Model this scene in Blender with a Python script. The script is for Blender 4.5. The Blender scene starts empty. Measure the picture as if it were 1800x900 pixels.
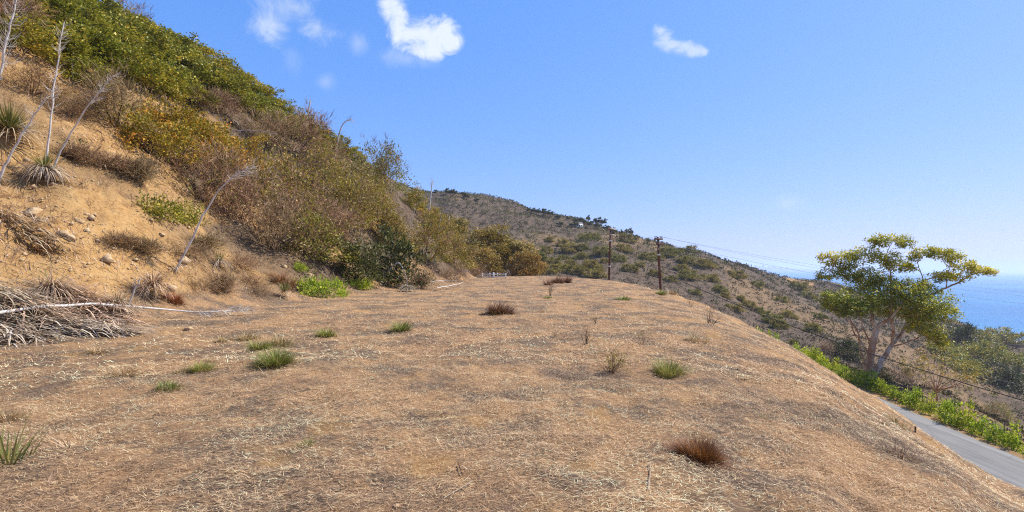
import bpy, math, random
import numpy as np
from mathutils import Vector, Matrix

# ======================= camera, sky, sun, exposure =======================
scene = bpy.context.scene
col = scene.collection
cam_data = bpy.data.cameras.new('camera'); cam_data.sensor_width = 36.0; cam_data.lens = 18.0
cam_data.clip_start = 0.05; cam_data.clip_end = 120000.0
cam = bpy.data.objects.new('camera', cam_data); col.objects.link(cam)
cam.matrix_world = (Matrix.Translation((0, 0, 1.7)) @ Matrix.Rotation(math.radians(90) + math.atan(13.7 / 900), 4, 'X')
                    @ Matrix.Rotation(math.radians(0.8), 4, 'Z'))
scene.camera = cam

SUN_EL, SUN_AZ = math.radians(50), math.radians(72)      # azimuth from the view direction towards the sea
sun_vec = Vector((math.sin(SUN_AZ) * math.cos(SUN_EL), math.cos(SUN_AZ) * math.cos(SUN_EL), math.sin(SUN_EL)))
sun_data = bpy.data.lights.new('sun', 'SUN'); sun_data.energy = 4.6; sun_data.angle = math.radians(0.53)
sun_data.color = (1.0, 0.95, 0.86)
sun = bpy.data.objects.new('sun', sun_data); col.objects.link(sun)
sun.rotation_euler = sun_vec.to_track_quat('Z', 'Y').to_euler(); sun.location = (40, 15, 60)

scene.view_settings.view_transform = 'Standard'; scene.view_settings.look = 'None'
scene.view_settings.exposure = 0.56; scene.view_settings.gamma = 1.0; scene.view_settings.use_curve_mapping = False
scene.cycles.max_bounces = 6; scene.cycles.diffuse_bounces = 3; scene.cycles.transparent_max_bounces = 8
scene.cycles.volume_bounces = 1; scene.cycles.use_denoising = False
scene.cycles.pixel_filter_type = 'BLACKMAN_HARRIS'; scene.cycles.filter_width = 1.15

world = bpy.data.worlds.new('World'); scene.world = world; world.use_nodes = True
world.cycles.sampling_method = 'MANUAL'; world.cycles.sample_map_resolution = 256
wt = world.node_tree; wt.nodes.clear()
def wn(t, **k):
    n = wt.nodes.new(t)
    for a, v in k.items(): setattr(n, a, v)
    return n
def wmath(op, a, b=None, c=None, clamp=False):
    n = wn('ShaderNodeMath', operation=op, use_clamp=clamp)
    for i, v in enumerate((a, b, c)):
        if v is None: continue
        if isinstance(v, (int, float)): n.inputs[i].default_value = v
        else: wt.links.new(v, n.inputs[i])
    return n.outputs[0]
w_out = wn('ShaderNodeOutputWorld'); w_bg = wn('ShaderNodeBackground'); w_bg.inputs['Strength'].default_value = 0.12
sky = wn('ShaderNodeTexSky', sky_type='NISHITA'); sky.sun_disc = False
sky.sun_elevation = SUN_EL; sky.sun_rotation = SUN_AZ; sky.altitude = 60; sky.air_density = 1.0; sky.dust_density = 0.6; sky.ozone_density = 1.6
# colour response of the picture to the sky light, the same for every direction
sepc = wn('ShaderNodeSeparateColor'); wt.links.new(sky.outputs[0], sepc.inputs[0]); comb = wn('ShaderNodeCombineColor')
for i, (gain, power) in enumerate(((0.58, 0.90), (0.662, 0.55), (1.13, 0.33))):
    wt.links.new(wmath('MULTIPLY', wmath('POWER', wmath('MULTIPLY', sepc.outputs[i], 0.143), power), gain / 0.17), comb.inputs[i])
tc = wn('ShaderNodeTexCoord')
nz = wn('ShaderNodeTexNoise'); nz.inputs['Scale'].default_value = 16.0; nz.inputs['Detail'].default_value = 8.0; nz.inputs['Roughness'].default_value = 0.62; nz.inputs['Distortion'].default_value = 0.9
wt.links.new(tc.outputs['Generated'], nz.inputs['Vector'])
cn = wmath('SUBTRACT', nz.outputs['Fac'], 0.5)
def wdot(v):
    n = wn('ShaderNodeVectorMath', operation='DOT_PRODUCT'); n.inputs[1].default_value = v
    wt.links.new(tc.outputs['Generated'], n.inputs[0]); return n.outputs['Value']
# each cloud: lobes (direction, half width, half height in radians), opacity, edge softness, noise
CLOUDS = [([(-0.2116, 0.875, 0.4355, 0.0294, 0.0353), (-0.2041, 0.8872, 0.4138, 0.0338, 0.0338), (-0.1712, 0.8981, 0.4052, 0.0482, 0.0342), (-0.1388, 0.9025, 0.4076, 0.0404, 0.0343), (-0.1154, 0.9112, 0.3955, 0.0265, 0.0224), (-0.1597, 0.9095, 0.3839, 0.0508, 0.0224)], 0.96, 0.75, 2.3), ([(-0.3609, 0.835, 0.4153, 0.0692, 0.0355), (-0.3985, 0.833, 0.3837, 0.0373, 0.0391), (-0.3314, 0.8573, 0.394, 0.0422, 0.0307)], 0.6, 1.2, 2.4), ([(0.2504, 0.8795, 0.4047, 0.0167, 0.0157), (0.2591, 0.8819, 0.3939, 0.0197, 0.0168), (0.273, 0.882, 0.3842, 0.0217, 0.0148), (0.2901, 0.8798, 0.3766, 0.0236, 0.0128), (0.3085, 0.8761, 0.3704, 0.0235, 0.0118), (0.3261, 0.8706, 0.3683, 0.0175, 0.0097)], 0.6, 1.0, 2.6), ([(-0.2703, 0.8847, 0.3798, 0.0237, 0.0257)], 0.3, 1.2, 1.5), ([(-0.3293, 0.89, 0.3152, 0.0219, 0.0199)], 0.32, 1.2, 1.4), ([(-0.3783, 0.862, 0.3374, 0.0231, 0.0328)], 0.16, 1.2, 1.4), ([(0.4711, 0.8751, 0.1105, 0.0429, 0.0195)], 0.2, 1.3, 1.2), ([(-0.1932, 0.9106, 0.3654, 0.0712, 0.0224)], 0.3, 1.2, 1.6)]
mask = None
for lobes, op_, soft, amp in CLOUDS:
    best = None
    for dx, dy, dz, rx, ry in lobes:
        c = Vector((dx, dy, dz)).normalized(); e1 = Vector((c.y, -c.x, 0)).normalized(); e2 = e1.cross(c)
        dn = wmath('MAXIMUM', wdot(c), 0.05)
        u = wmath('DIVIDE', wmath('DIVIDE', wdot(e1), dn), rx); v = wmath('DIVIDE', wmath('DIVIDE', wdot(e2), dn), ry)
        s = wmath('SUBTRACT', 1.0, wmath('SQRT', wmath('ADD', wmath('MULTIPLY', u, u), wmath('MULTIPLY', v, v))))
        best = s if best is None else wmath('SMOOTH_MAX', best, s, 0.25)
    a = wmath('MULTIPLY_ADD', cn, amp, best)
    mr = wn('ShaderNodeMapRange', interpolation_type='SMOOTHSTEP'); mr.inputs['From Min'].default_value = 0.0; mr.inputs['From Max'].default_value = soft
    wt.links.new(a, mr.inputs['Value'])
    a = wmath('MULTIPLY', mr.outputs[0], op_)
    mask = a if mask is None else wmath('MAXIMUM', mask, a)
mixc = wn('ShaderNodeMix', data_type='RGBA'); wt.links.new(mask, mixc.inputs['Factor'])
shade = wn('ShaderNodeMix', data_type='RGBA'); shade.inputs[6].default_value = (3.5, 4.25, 5.3, 1); shade.inputs[7].default_value = (4.9, 5.35, 5.8, 1)
wt.links.new(wmath('MULTIPLY_ADD', cn, 4.5, 0.65, clamp=True), shade.inputs[0]); wt.links.new(shade.outputs[2], mixc.inputs[7])
wt.links.new(comb.outputs[0], mixc.inputs[6])
wt.links.new(mixc.outputs[2], w_bg.inputs['Color']); wt.links.new(w_bg.outputs[0], w_out.inputs['Surface'])

# landmarks of the land: azimuth, log distances, heights
TERRAIN = np.array([[-3.142,-1.204,2.996,3.689,3.912,4.094,4.382,4.787,5.298,5.991,6.397,7.824,0,0,0,-1,-3,-5,-5,10,50,60,60],
[-2.356,-1.204,2.079,2.708,2.996,4.127,4.605,5.011,5.298,5.991,6.551,7.824,0,0,0,3.4,28,40,48,55,75,90,100],
[-1.571,-1.204,1.792,2.398,2.741,3.871,4.382,4.787,5.136,5.704,6.397,7.824,0,0,0,3.6,28,40,50,55,78,90,100],
[-1.03,-1.204,2.051,2.552,2.967,3.997,4.759,5.27,5.675,6.368,7.061,8.489,0,0,0,3.8,28,45,55,60,80,90,100],
[-0.785,-1.204,2.138,2.669,3.055,4.153,4.664,5.047,5.422,6.05,6.744,8.171,0,0,0,3.4,26.5,38,46,54,75,90,100],
[-0.661,-1.204,2.182,2.762,3.181,4.331,4.736,5.104,5.429,5.94,6.633,8.061,0,0,0,4.2,27.859,37,44,50,70,90,100],
[-0.464,-1.204,2.309,3.024,3.37,4.429,4.812,5.122,5.41,6.175,6.663,7.936,0,0,0,2.492,24.247,27,29,34,75,80,100],
[-0.281,-1.204,2.525,3.354,3.754,4.54,4.868,5.115,5.434,6.104,6.591,7.864,0,0,0,5.123,17.444,18,16,25,70,70,100],
[-0.165,-1.204,2.653,3.597,4.021,4.599,4.881,5.089,5.574,6.077,6.411,7.838,0,0,0,4,10.595,5,2,23,58.942,50,60],
[-0.111,-1.204,2.714,3.835,4.1,4.388,4.66,5.017,5.528,6.07,6.403,7.83,0,0,0,2.3,3.2,-2,-2,18.463,57.359,50,50],
[-0.044,-1.204,2.774,4.128,4.278,4.444,4.655,5.012,5.522,6.041,6.398,7.825,0,0,0,-1,-3.5,-6,-3,15.636,53.179,40,40],
[-0.006,-1.204,2.773,4.19,4.318,4.454,4.644,4.977,5.521,6.04,6.397,7.824,0,0,0.05,-1,-3.5,-6,-4,16.606,52.003,36,40],
[0.055,-1.204,2.835,4.25,4.358,4.479,4.607,4.869,5.349,6.042,6.398,7.826,0,0,0.1,-1,-3.5,-6,-6,6.227,41.13,30,20],
[0.122,-1.204,2.841,4.135,4.256,4.389,4.551,4.795,5.306,6.048,6.404,7.608,0,0,0.15,-1,-4,-7,-8,3.975,36.376,20,-20],
[0.187,-1.204,2.79,3.969,4.112,4.294,4.46,4.718,5.265,5.904,6.327,7.331,0,0,0.15,-1.2,-4.5,-8,-10,3.404,25.747,5,-70],
[0.281,-1.204,2.679,3.678,3.869,4.167,4.422,4.694,5.26,5.744,6.214,7.13,0,0,-0.15,-1.8,-6,-9,-12,-0.492,13.814,-10,-70],
[0.371,-1.204,2.468,3.366,3.654,4.165,4.427,4.724,5.263,5.669,6.18,6.978,0,-0.05,-0.46,-2.5,-7.5,-9,-13.5,-2.979,6.676,-20,-70],
[0.464,-1.204,2.309,3.107,3.513,4.137,4.331,4.766,5.332,5.746,6.285,6.914,0,-0.15,-0.98,-3.5,-8.3,-8.3,-16,-10.62,-2.658,-15,-70],
[0.507,-1.204,2.214,3.025,3.43,4.026,4.212,4.688,5.382,6.075,6.308,6.819,0,-0.17,-1.2,-4.2,-8.3,-8.4,-15.5,-12.28,-6.451,-20,-70],
[0.549,-1.204,2.105,2.992,3.378,3.896,4.11,4.68,5.457,6.199,6.311,6.71,0,-0.2,-1.6,-4.4,-8.3,-8.4,-14.5,-15.299,-8.848,-35,-70],
[0.618,-1.204,1.909,2.977,3.296,3.731,3.989,4.726,5.398,6.118,6.196,6.602,0,-0.35,-2.325,-5,-8.3,-8.2,-17,-18.133,-18.57,-45,-70],
[0.695,-1.204,1.768,2.903,3.181,3.56,4.092,4.849,5.37,5.967,6.048,6.574,0,-0.35,-2.954,-5.2,-8.3,-9.5,-27,-27.148,-25.861,-48,-70],
[0.785,-1.204,1.733,2.872,3.119,3.451,3.984,4.824,5.357,5.868,5.963,6.561,0,-0.5,-3.731,-5.6,-8.3,-10.4,-33,-33.782,-32.587,-50,-70],
[1.03,-1.204,1.763,2.596,2.805,3.214,3.843,4.577,5.164,5.675,5.8,6.523,0,-0.6,-3.4,-5.2,-8.3,-11,-36,-38,-36,-52,-70],
[1.571,-1.204,1.504,2.442,2.674,2.97,3.526,4.382,4.868,5.247,5.347,6.109,0,-0.6,-3.4,-5.2,-8.3,-11,-36,-38,-36,-52,-70],
[2.356,-1.204,1.946,2.773,2.996,3.367,3.871,4.7,5.193,5.704,5.799,6.551,0,-0.6,-3.4,-5.2,-8.3,-11,-30,-32,-30,-52,-70]])

# ---------- terrain: height of the ground at any place ----------
def hash2(ix, iy, seed):
    h = (ix.astype(np.int64) * 374761393 + iy.astype(np.int64) * 668265263 + seed * 974711) & 0xFFFFFFFF
    h = ((h ^ (h >> 13)) * 1274126177) & 0xFFFFFFFF
    h = h ^ (h >> 16)
    return (h & 0xFFFF) / 65535.0

def vnoise(x, y, seed=0):
    x = np.asarray(x, float); y = np.asarray(y, float)
    ix = np.floor(x); iy = np.floor(y)
    fx = x - ix; fy = y - iy
    fx = fx * fx * fx * (fx * (fx * 6 - 15) + 10); fy = fy * fy * fy * (fy * (fy * 6 - 15) + 10)
    a = hash2(ix, iy, seed); b = hash2(ix + 1, iy, seed); c = hash2(ix, iy + 1, seed); d = hash2(ix + 1, iy + 1, seed)
    return (a * (1 - fx) + b * fx) * (1 - fy) + (c * (1 - fx) + d * fx) * fy

def fbm(x, y, seed=0, octaves=4):
    s = 0; a = 0.5; n = 0
    for o in range(octaves):
        s = s + a * (vnoise(x, y, seed + o * 17) - 0.5); n += a
        x = x * 2.03 + 11.3; y = y * 2.03 - 7.1; a *= 0.5
    return s / n * 2           # about -1..1

def sstep(a, b, x):
    t = np.clip((x - a) / (b - a), 0, 1)
    return t * t * (3 - 2 * t)

def pchip_slopes(x, y):        # x, y: (..., K)
    h = np.diff(x, axis=-1); d = np.diff(y, axis=-1) / h
    m = np.zeros_like(y)
    d0 = d[..., :-1]; d1 = d[..., 1:]
    w1 = 2 * h[..., 1:] + h[..., :-1]; w2 = h[..., 1:] + 2 * h[..., :-1]
    ok = d0 * d1 > 0
    with np.errstate(divide='ignore', invalid='ignore'):
        mm = (w1 + w2) / (w1 / d0 + w2 / d1)
    m[..., 1:-1] = np.where(ok, mm, 0)
    m[..., 0] = d[..., 0]; m[..., -1] = d[..., -1] * 0
    return m

def dense_columns():
    th = TERRAIN[:, 0]; lm = TERRAIN[:, 1:]
    # wrap round so that the land behind the camera closes
    th3 = np.concatenate([th - 2 * np.pi, th, th + 2 * np.pi]); lm3 = np.concatenate([lm, lm, lm])
    g = np.linspace(-np.pi, np.pi, 2881)
    out = np.zeros((len(g), lm.shape[1]))
    for k in range(lm.shape[1]):
        y = lm3[:, k]; m = pchip_slopes(th3[None], y[None])[0]
        i = np.clip(np.searchsorted(th3, g) - 1, 0, len(th3) - 2)
        h = th3[i + 1] - th3[i]; t = (g - th3[i]) / h
        out[:, k] = ((2*t**3 - 3*t**2 + 1) * y[i] + (t**3 - 2*t**2 + t) * h * m[i]
                     + (-2*t**3 + 3*t**2) * y[i + 1] + (t**3 - t**2) * h * m[i + 1])
    return g, out
_DG = None

ROAD_Z = -8.3
def road_x(Y):
    return 25.05 + 0.104 * (Y - 27.3) + 0.0 * Y

def height(X, Y):
    global _DG
    if _DG is None: _DG = dense_columns()
    X = np.atleast_1d(np.asarray(X, float)); Y = np.atleast_1d(np.asarray(Y, float))
    g, dense = _DG
    th = np.arctan2(X, Y); r = np.maximum(np.hypot(X, Y), 0.31)
    u = (th + np.pi) / (2 * np.pi) * (len(g) - 1)
    i = np.clip(np.floor(u).astype(int), 0, len(g) - 2); f = (u - i)[:, None]
    row = dense[i] * (1 - f) + dense[i + 1] * f
    K = row.shape[1] // 2
    lr = row[:, :K]; z = row[:, K:]
    x = np.log(r)
    m = pchip_slopes(lr, z)
    x = np.clip(x, lr[:, 0], lr[:, -1])
    j = np.clip((x[:, None] >= lr).sum(1) - 1, 0, K - 2)
    ar = np.arange(len(x))
    h = lr[ar, j + 1] - lr[ar, j]; t = (x - lr[ar, j]) / h
    H = ((2*t**3 - 3*t**2 + 1) * z[ar, j] + (t**3 - 2*t**2 + t) * h * m[ar, j]
         + (-2*t**3 + 3*t**2) * z[ar, j + 1] + (t**3 - t**2) * h * m[ar, j + 1])
    # relief
    hill = sstep(0.3, 3.0, H) * sstep(130, 90, r) * sstep(8, -4, X)
    rid = 1 - np.abs(fbm(X * 0.25 + 3, Y * 0.12, 5, 3)) * 2
    H = H + hill * (0.35 * fbm(X * 0.5, Y * 0.5, 1, 4) + 0.9 * fbm(X * 0.13, Y * 0.13, 2, 3) + 0.25 * (rid - 0.5)
                    + (0.16 * fbm(X * 1.7, Y * 1.7, 6, 4) + 0.13 * np.abs(fbm(X * 0.8 + 5, Y * 0.8, 16, 3))) * sstep(45, 25, r))
    lev = H / 0.45 + 0.8 * fbm(X * 0.3, Y * 0.3, 18, 3); fr = lev - np.floor(lev)
    H = H + hill * sstep(40, 22, r) * sstep(7, 4, H) * 0.45 * 0.30 * (sstep(0.55, 0.95, fr) - fr) * sstep(-0.2, 0.5, fbm(X * 0.25, Y * 0.25, 19, 2) + 0.2)
    pad = (1 - hill) * sstep(90, 60, r)
    H = H + pad * (0.05 * fbm(X * 1.3, Y * 1.3, 3, 3) + (0.028 * fbm(X * 4.2, Y * 4.2, 13, 3) - 0.03 * sstep(0.25, 0.6, fbm(X * 2.1, Y * 2.1, 14, 2))) * sstep(30, 12, r) + 0.05 * fbm(X * 0.35, Y * 0.35, 4, 2))
    H = H + sstep(5, 9, X) * sstep(60, 45, r) * sstep(24, 19, X) * (0.16 * fbm(X * 0.55, Y * 0.4, 23, 3) + 0.07 * fbm(X * 1.6, Y * 0.7, 24, 3))
    far = sstep(85, 150, r) * sstep(900, 500, r)
    gul = np.abs(fbm(X * 0.016 + 1.7, Y * 0.009, 8, 3))
    H = H + far * (5.0 * (gul - 0.28) + 1.6 * fbm(X * 0.06, Y * 0.06, 9, 4)) * np.clip(r / 260, 0.3, 1.2)
    # bench of the road
    d = np.abs(X - road_x(Y)); mask = sstep(4.6, 2.7, d) * sstep(92, 75, Y) * sstep(-90, -70, Y)
    return H * (1 - mask) + (ROAD_Z - 0.03) * mask

def slope_normal(X, Y, e=0.25):
    X = np.atleast_1d(X); Y = np.atleast_1d(Y)
    hx = (height(X + e, Y) - height(X - e, Y)) / (2 * e); hy = (height(X, Y + e) - height(X, Y - e)) / (2 * e)
    n = np.stack([-hx, -hy, np.ones_like(hx)], 1)
    return n / np.linalg.norm(n, axis=1)[:, None]

# ======================= helpers =======================
class MB:
    """collects verts, faces and a tint per vertex; builds one mesh"""
    def __init__(self): self.v = []; self.f = []; self.t = []; self.n = 0; self.m = []
    def add(self, v, f, tint=0.5, mat=0):
        v = np.asarray(v, float).reshape(-1, 3); f = np.asarray(f, np.int64)
        if len(v) == 0 or len(f) == 0: return self
        self.v.append(v); self.f.append(f + self.n); self.n += len(v)
        self.t.append(np.broadcast_to(np.asarray(tint, float), (len(v),)).copy()); self.m.append(np.full(len(f), mat)); return self
    def mesh(self, name, mats, smooth=False):
        me = bpy.data.meshes.new(name)
        V = np.concatenate(self.v); me.vertices.add(len(V)); me.vertices.foreach_set('co', V.ravel())
        loops = np.concatenate([f.ravel() for f in self.f]); tot = np.concatenate([np.full(len(f), f.shape[1]) for f in self.f])
        me.loops.add(len(loops)); me.loops.foreach_set('vertex_index', loops)
        st = np.concatenate([[0], np.cumsum(tot)[:-1]])
        me.polygons.add(len(tot)); me.polygons.foreach_set('loop_start', st)
        me.polygons.foreach_set('material_index', np.concatenate(self.m).astype(np.int32))
        if smooth: me.polygons.foreach_set('use_smooth', np.ones(len(tot), bool))
        a = me.attributes.new('tint', 'FLOAT', 'POINT'); a.data.foreach_set('value', np.concatenate(self.t))
        for m in (mats if isinstance(mats, (list, tuple)) else [mats]): me.materials.append(m)
        me.update(calc_edges=True)
        return me
    def build(self, name, mats, parent=None, smooth=False):
        return link(name, self.mesh(name, mats, smooth), parent)

def link(name, me, parent=None):
    o = bpy.data.objects.new(name, me); col.objects.link(o)
    if parent is not None: o.parent = parent
    return o
def tag(o, label=None, cat=None, group=None, kind=None):
    if label: o['label'] = label
    if cat: o['category'] = cat
    if group: o['group'] = group
    if kind: o['kind'] = kind
    return o
def empty(name, loc=(0, 0, 0), rz=0, sc=1.0):
    o = bpy.data.objects.new(name, None); col.objects.link(o); o.location = loc; o.rotation_euler = (0, 0, rz)
    o.scale = sc if isinstance(sc, (tuple, list)) else (sc, sc, sc); o.empty_display_size = 0.1
    return o
def gz(x, y): return float(height(x, y)[0])

def unit(v): return v / np.maximum(np.linalg.norm(v, axis=-1, keepdims=True), 1e-9)
def rand_dir(rng, n): return unit(rng.normal(size=(n, 3)))

def leaves(mb, rng, P, D, L, W, tint, mat=0):
    """diamond leaves, one quad each"""
    n = len(P); L = np.broadcast_to(L, (n,))[:, None]; W = np.broadcast_to(W, (n,))[:, None]
    N0 = np.array([0.25, 0.0, 1.0]) + rand_dir(rng, n) * 0.75
    S = unit(np.cross(N0, D)); N = np.cross(D, S)
    v = np.stack([P, P + D * L * 0.45 + S * W * 0.5 + N * W * 0.12, P + D * L, P + D * L * 0.45 - S * W * 0.5 + N * W * 0.12], 1).reshape(-1, 3)
    f = np.arange(4 * n).reshape(n, 4)
    mb.add(v, f, np.repeat(np.broadcast_to(tint, (n,)), 4), mat)

def blades(mb, rng, P, az, el, L, W, droop, tint, segs=3, taper=1.0, mat=0, twist=0.0):
    """ribbons that start at elevation el and droop by the angle droop along their length"""
    n = len(P); b = lambda a: np.broadcast_to(np.asarray(a, float), (n,))
    az, el, L, W, droop = b(az), b(el), b(L), b(W), b(droop)
    s = np.stack([-np.sin(az + twist), np.cos(az + twist), np.zeros(n)], 1); p = P.astype(float).copy(); rows = []
    for k in range(segs + 1):
        t = k / segs; w = W * np.clip(1 - taper * t ** 1.6, 0.06, 1) * 0.5
        rows.append(p - s * w[:, None]); rows.append(p + s * w[:, None])
        e = el - droop * (t + 0.5 / segs)
        p = p + np.stack([np.cos(az) * np.cos(e), np.sin(az) * np.cos(e), np.sin(e)], 1) * (L / segs)[:, None]
    v = np.stack(rows, 1)                                  # n, 2(segs+1), 3
    base = (np.arange(n) * 2 * (segs + 1))[:, None]
    f = np.concatenate([base + np.array([[2*k, 2*k+1, 2*k+3, 2*k+2]]) for k in range(segs)], 1).reshape(-1, 4)
    mb.add(v.reshape(-1, 3), f, np.repeat(b(tint), 2 * (segs + 1)), mat)

def prisms(mb, p0, p1, r0, r1, tint, sides=3, mat=0):
    """tapering sticks, vectorised"""
    n = len(p0); d = unit(p1 - p0); a = np.where(np.abs(d[:, 2:3]) > 0.9, np.array([[1., 0, 0]]), np.array([[0, 0, 1.]]))
    s = unit(np.cross(d, a)); u = np.cross(s, d); r0 = np.broadcast_to(r0, (n,))[:, None]; r1 = np.broadcast_to(r1, (n,))[:, None]
    ring = []
    for p, r in ((p0, r0), (p1, r1)):
        for k in range(sides):
            an = 2 * math.pi * k / sides; ring.append(p + (s * math.cos(an) + u * math.sin(an)) * r)
    v = np.stack(ring, 1); base = (np.arange(n) * 2 * sides)[:, None]
    f = np.concatenate([base + np.array([[k, (k+1) % sides, sides + (k+1) % sides, sides + k]]) for k in range(sides)], 1).reshape(-1, 4)
    mb.add(v.reshape(-1, 3), f, np.repeat(np.broadcast_to(tint, (n,)), 2 * sides), mat)

def tube(mb, pts, rad, sides=8, tint=0.5, mat=0, cap=True):
    pts = np.asarray(pts, float); n = len(pts); rad = np.broadcast_to(np.asarray(rad, float), (n,))
    d = unit(np.gradient(pts, axis=0)); ref = np.array([0.3, 0.9, 0.1]) if abs(d[0][2]) > 0.8 else np.array([0, 0, 1.])
    s = unit(np.cross(d, ref)); u = np.cross(s, d); an = np.arange(sides) * 2 * math.pi / sides
    v = (pts[:, None] + (s[:, None] * np.cos(an)[None, :, None] + u[:, None] * np.sin(an)[None, :, None]) * rad[:, None, None]).reshape(-1, 3)
    i = np.arange(n - 1)[:, None] * sides; k = np.arange(sides)[None]
    f = np.stack([i + k, i + (k + 1) % sides, i + sides + (k + 1) % sides, i + sides + k], -1).reshape(-1, 4)
    mb.add(v, f, tint, mat)
    if cap:
        for b0, p in ((0, pts[0]), ((n - 1) * sides, pts[-1])):
            ring = v[b0:b0 + sides]; vv = np.vstack([ring, p]); mb.add(vv, [[q, (q + 1) % sides, sides] for q in range(sides)], tint, mat)

def box(mb, c, sx, sy, sz, rz=0.0, mat=0, tint=0.5, tilt=0.0):
    v = np.array([[x, y, z] for x in (-1, 1) for y in (-1, 1) for z in (-1, 1)], float) * np.array([sx, sy, sz]) / 2
    if tilt: c2, s2 = math.cos(tilt), math.sin(tilt); v = v @ np.array([[c2, 0, s2], [0, 1, 0], [-s2, 0, c2]]).T
    c1, s1 = math.cos(rz), math.sin(rz); v = v @ np.array([[c1, -s1, 0], [s1, c1, 0], [0, 0, 1]]).T
    mb.add(v + np.array(c), [[0, 1, 3, 2], [4, 6, 7, 5], [0, 4, 5, 1], [2, 3, 7, 6], [0, 2, 6, 4], [1, 5, 7, 3]], tint, mat)

def branching(rng, n0, L0, spread, levels=3, kids=3, shrink=0.6, r0=0.03, up=0.15, jit=0.25, segs=3, el0=0.5):
    """returns sticks (p0, p1, r0, r1) and tips (p, d)"""
    az = rng.uniform(0, 2 * math.pi, n0); ca = rng.uniform(el0, 1, n0) if spread is None else np.cos(np.abs(rng.normal(0, spread, n0)))
    sa = np.sqrt(np.clip(1 - ca ** 2, 0, 1)); d = np.stack([np.cos(az) * sa, np.sin(az) * sa, ca], 1)
    p = np.stack([rng.normal(0, L0 * 0.06, n0), rng.normal(0, L0 * 0.06, n0), np.zeros(n0)], 1)
    r = np.full(n0, r0); L = np.full(n0, L0); S = []; tips = None
    for lv in range(levels):
        L = L * rng.uniform(0.7, 1.25, len(L)); nodes = []
        for k in range(segs):
            d = unit(d + rng.normal(0, jit, d.shape) + np.array([0, 0, up])); q = p + d * (L / segs)[:, None]; r1 = r * 0.82
            S.append((p, q, r, r1)); nodes.append((q, d, r1, L)); p, r = q, r1
        tips = (p, d)
        if lv == levels - 1: break
        Q = [np.concatenate([nd[i] for nd in nodes[-2:]]) for i in range(4)]
        idx = np.repeat(np.arange(len(Q[0])), max(1, kids // 2 + (kids % 2 > 0)))
        idx = idx[rng.random(len(idx)) < kids / (2 * max(1, kids // 2 + (kids % 2 > 0)))]
        p = Q[0][idx]; d = unit(Q[1][idx] + rng.normal(0, 0.65, (len(idx), 3))); r = Q[2][idx] * 0.72; L = Q[3][idx] * shrink
    cat = [np.concatenate([s[i] for s in S]) for i in range(4)]
    return cat, tips

WORDS = 'first second third fourth fifth sixth seventh eighth ninth tenth eleventh twelfth thirteenth fourteenth fifteenth sixteenth seventeenth eighteenth nineteenth'.split()
def nth(i):
    if i < 19: return WORDS[i]
    t, u = divmod(i + 1, 10); tens = {2: 'twent', 3: 'thirt', 4: 'fort'}[t]
    return tens + ('ieth' if u == 0 else 'y-' + WORDS[u - 1])
# ---------- materials ----------
def mat_new(name):
    m = bpy.data.materials.new(name); m.use_nodes = True; nt = m.node_tree; nt.nodes.clear()
    return m, nt
def nd(nt, t, **k):
    n = nt.nodes.new(t)
    for a, v in k.items(): setattr(n, a, v)
    return n
def ramp(nt, fac, stops, interp='LINEAR'):
    r = nd(nt, 'ShaderNodeValToRGB'); r.color_ramp.interpolation = interp; e = r.color_ramp.elements
    while len(e) < len(stops): e.new(0.5)
    for i, (p, c) in enumerate(stops): e[i].position = p; e[i].color = (*c, 1)
    if fac is not None: nt.links.new(fac, r.inputs[0])
    return r.outputs[0]
def mixrgb(nt, fac, a, b, mode='MIX'):
    n = nd(nt, 'ShaderNodeMix', data_type='RGBA', blend_type=mode)
    for i, v in ((0, fac), (6, a), (7, b)):
        if isinstance(v, (int, float)): n.inputs[i].default_value = v
        elif isinstance(v, tuple): n.inputs[i].default_value = (*v, 1)
        else: nt.links.new(v, n.inputs[i])
    return n.outputs[2]
def nmath(nt, op, a, b=None, c=None, clamp=False):
    n = nd(nt, 'ShaderNodeMath', operation=op, use_clamp=clamp)
    for i, v in enumerate((a, b, c)):
        if v is None: continue
        if isinstance(v, (int, float)): n.inputs[i].default_value = v
        else: nt.links.new(v, n.inputs[i])
    return n.outputs[0]
def noise(nt, vec, scale, detail=4, rough=0.55, dist=0.0):
    n = nd(nt, 'ShaderNodeTexNoise'); n.inputs['Scale'].default_value = scale; n.inputs['Detail'].default_value = detail
    n.inputs['Roughness'].default_value = rough; n.inputs['Distortion'].default_value = dist
    if vec is not None: nt.links.new(vec, n.inputs['Vector'])
    return n.outputs['Fac']
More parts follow.
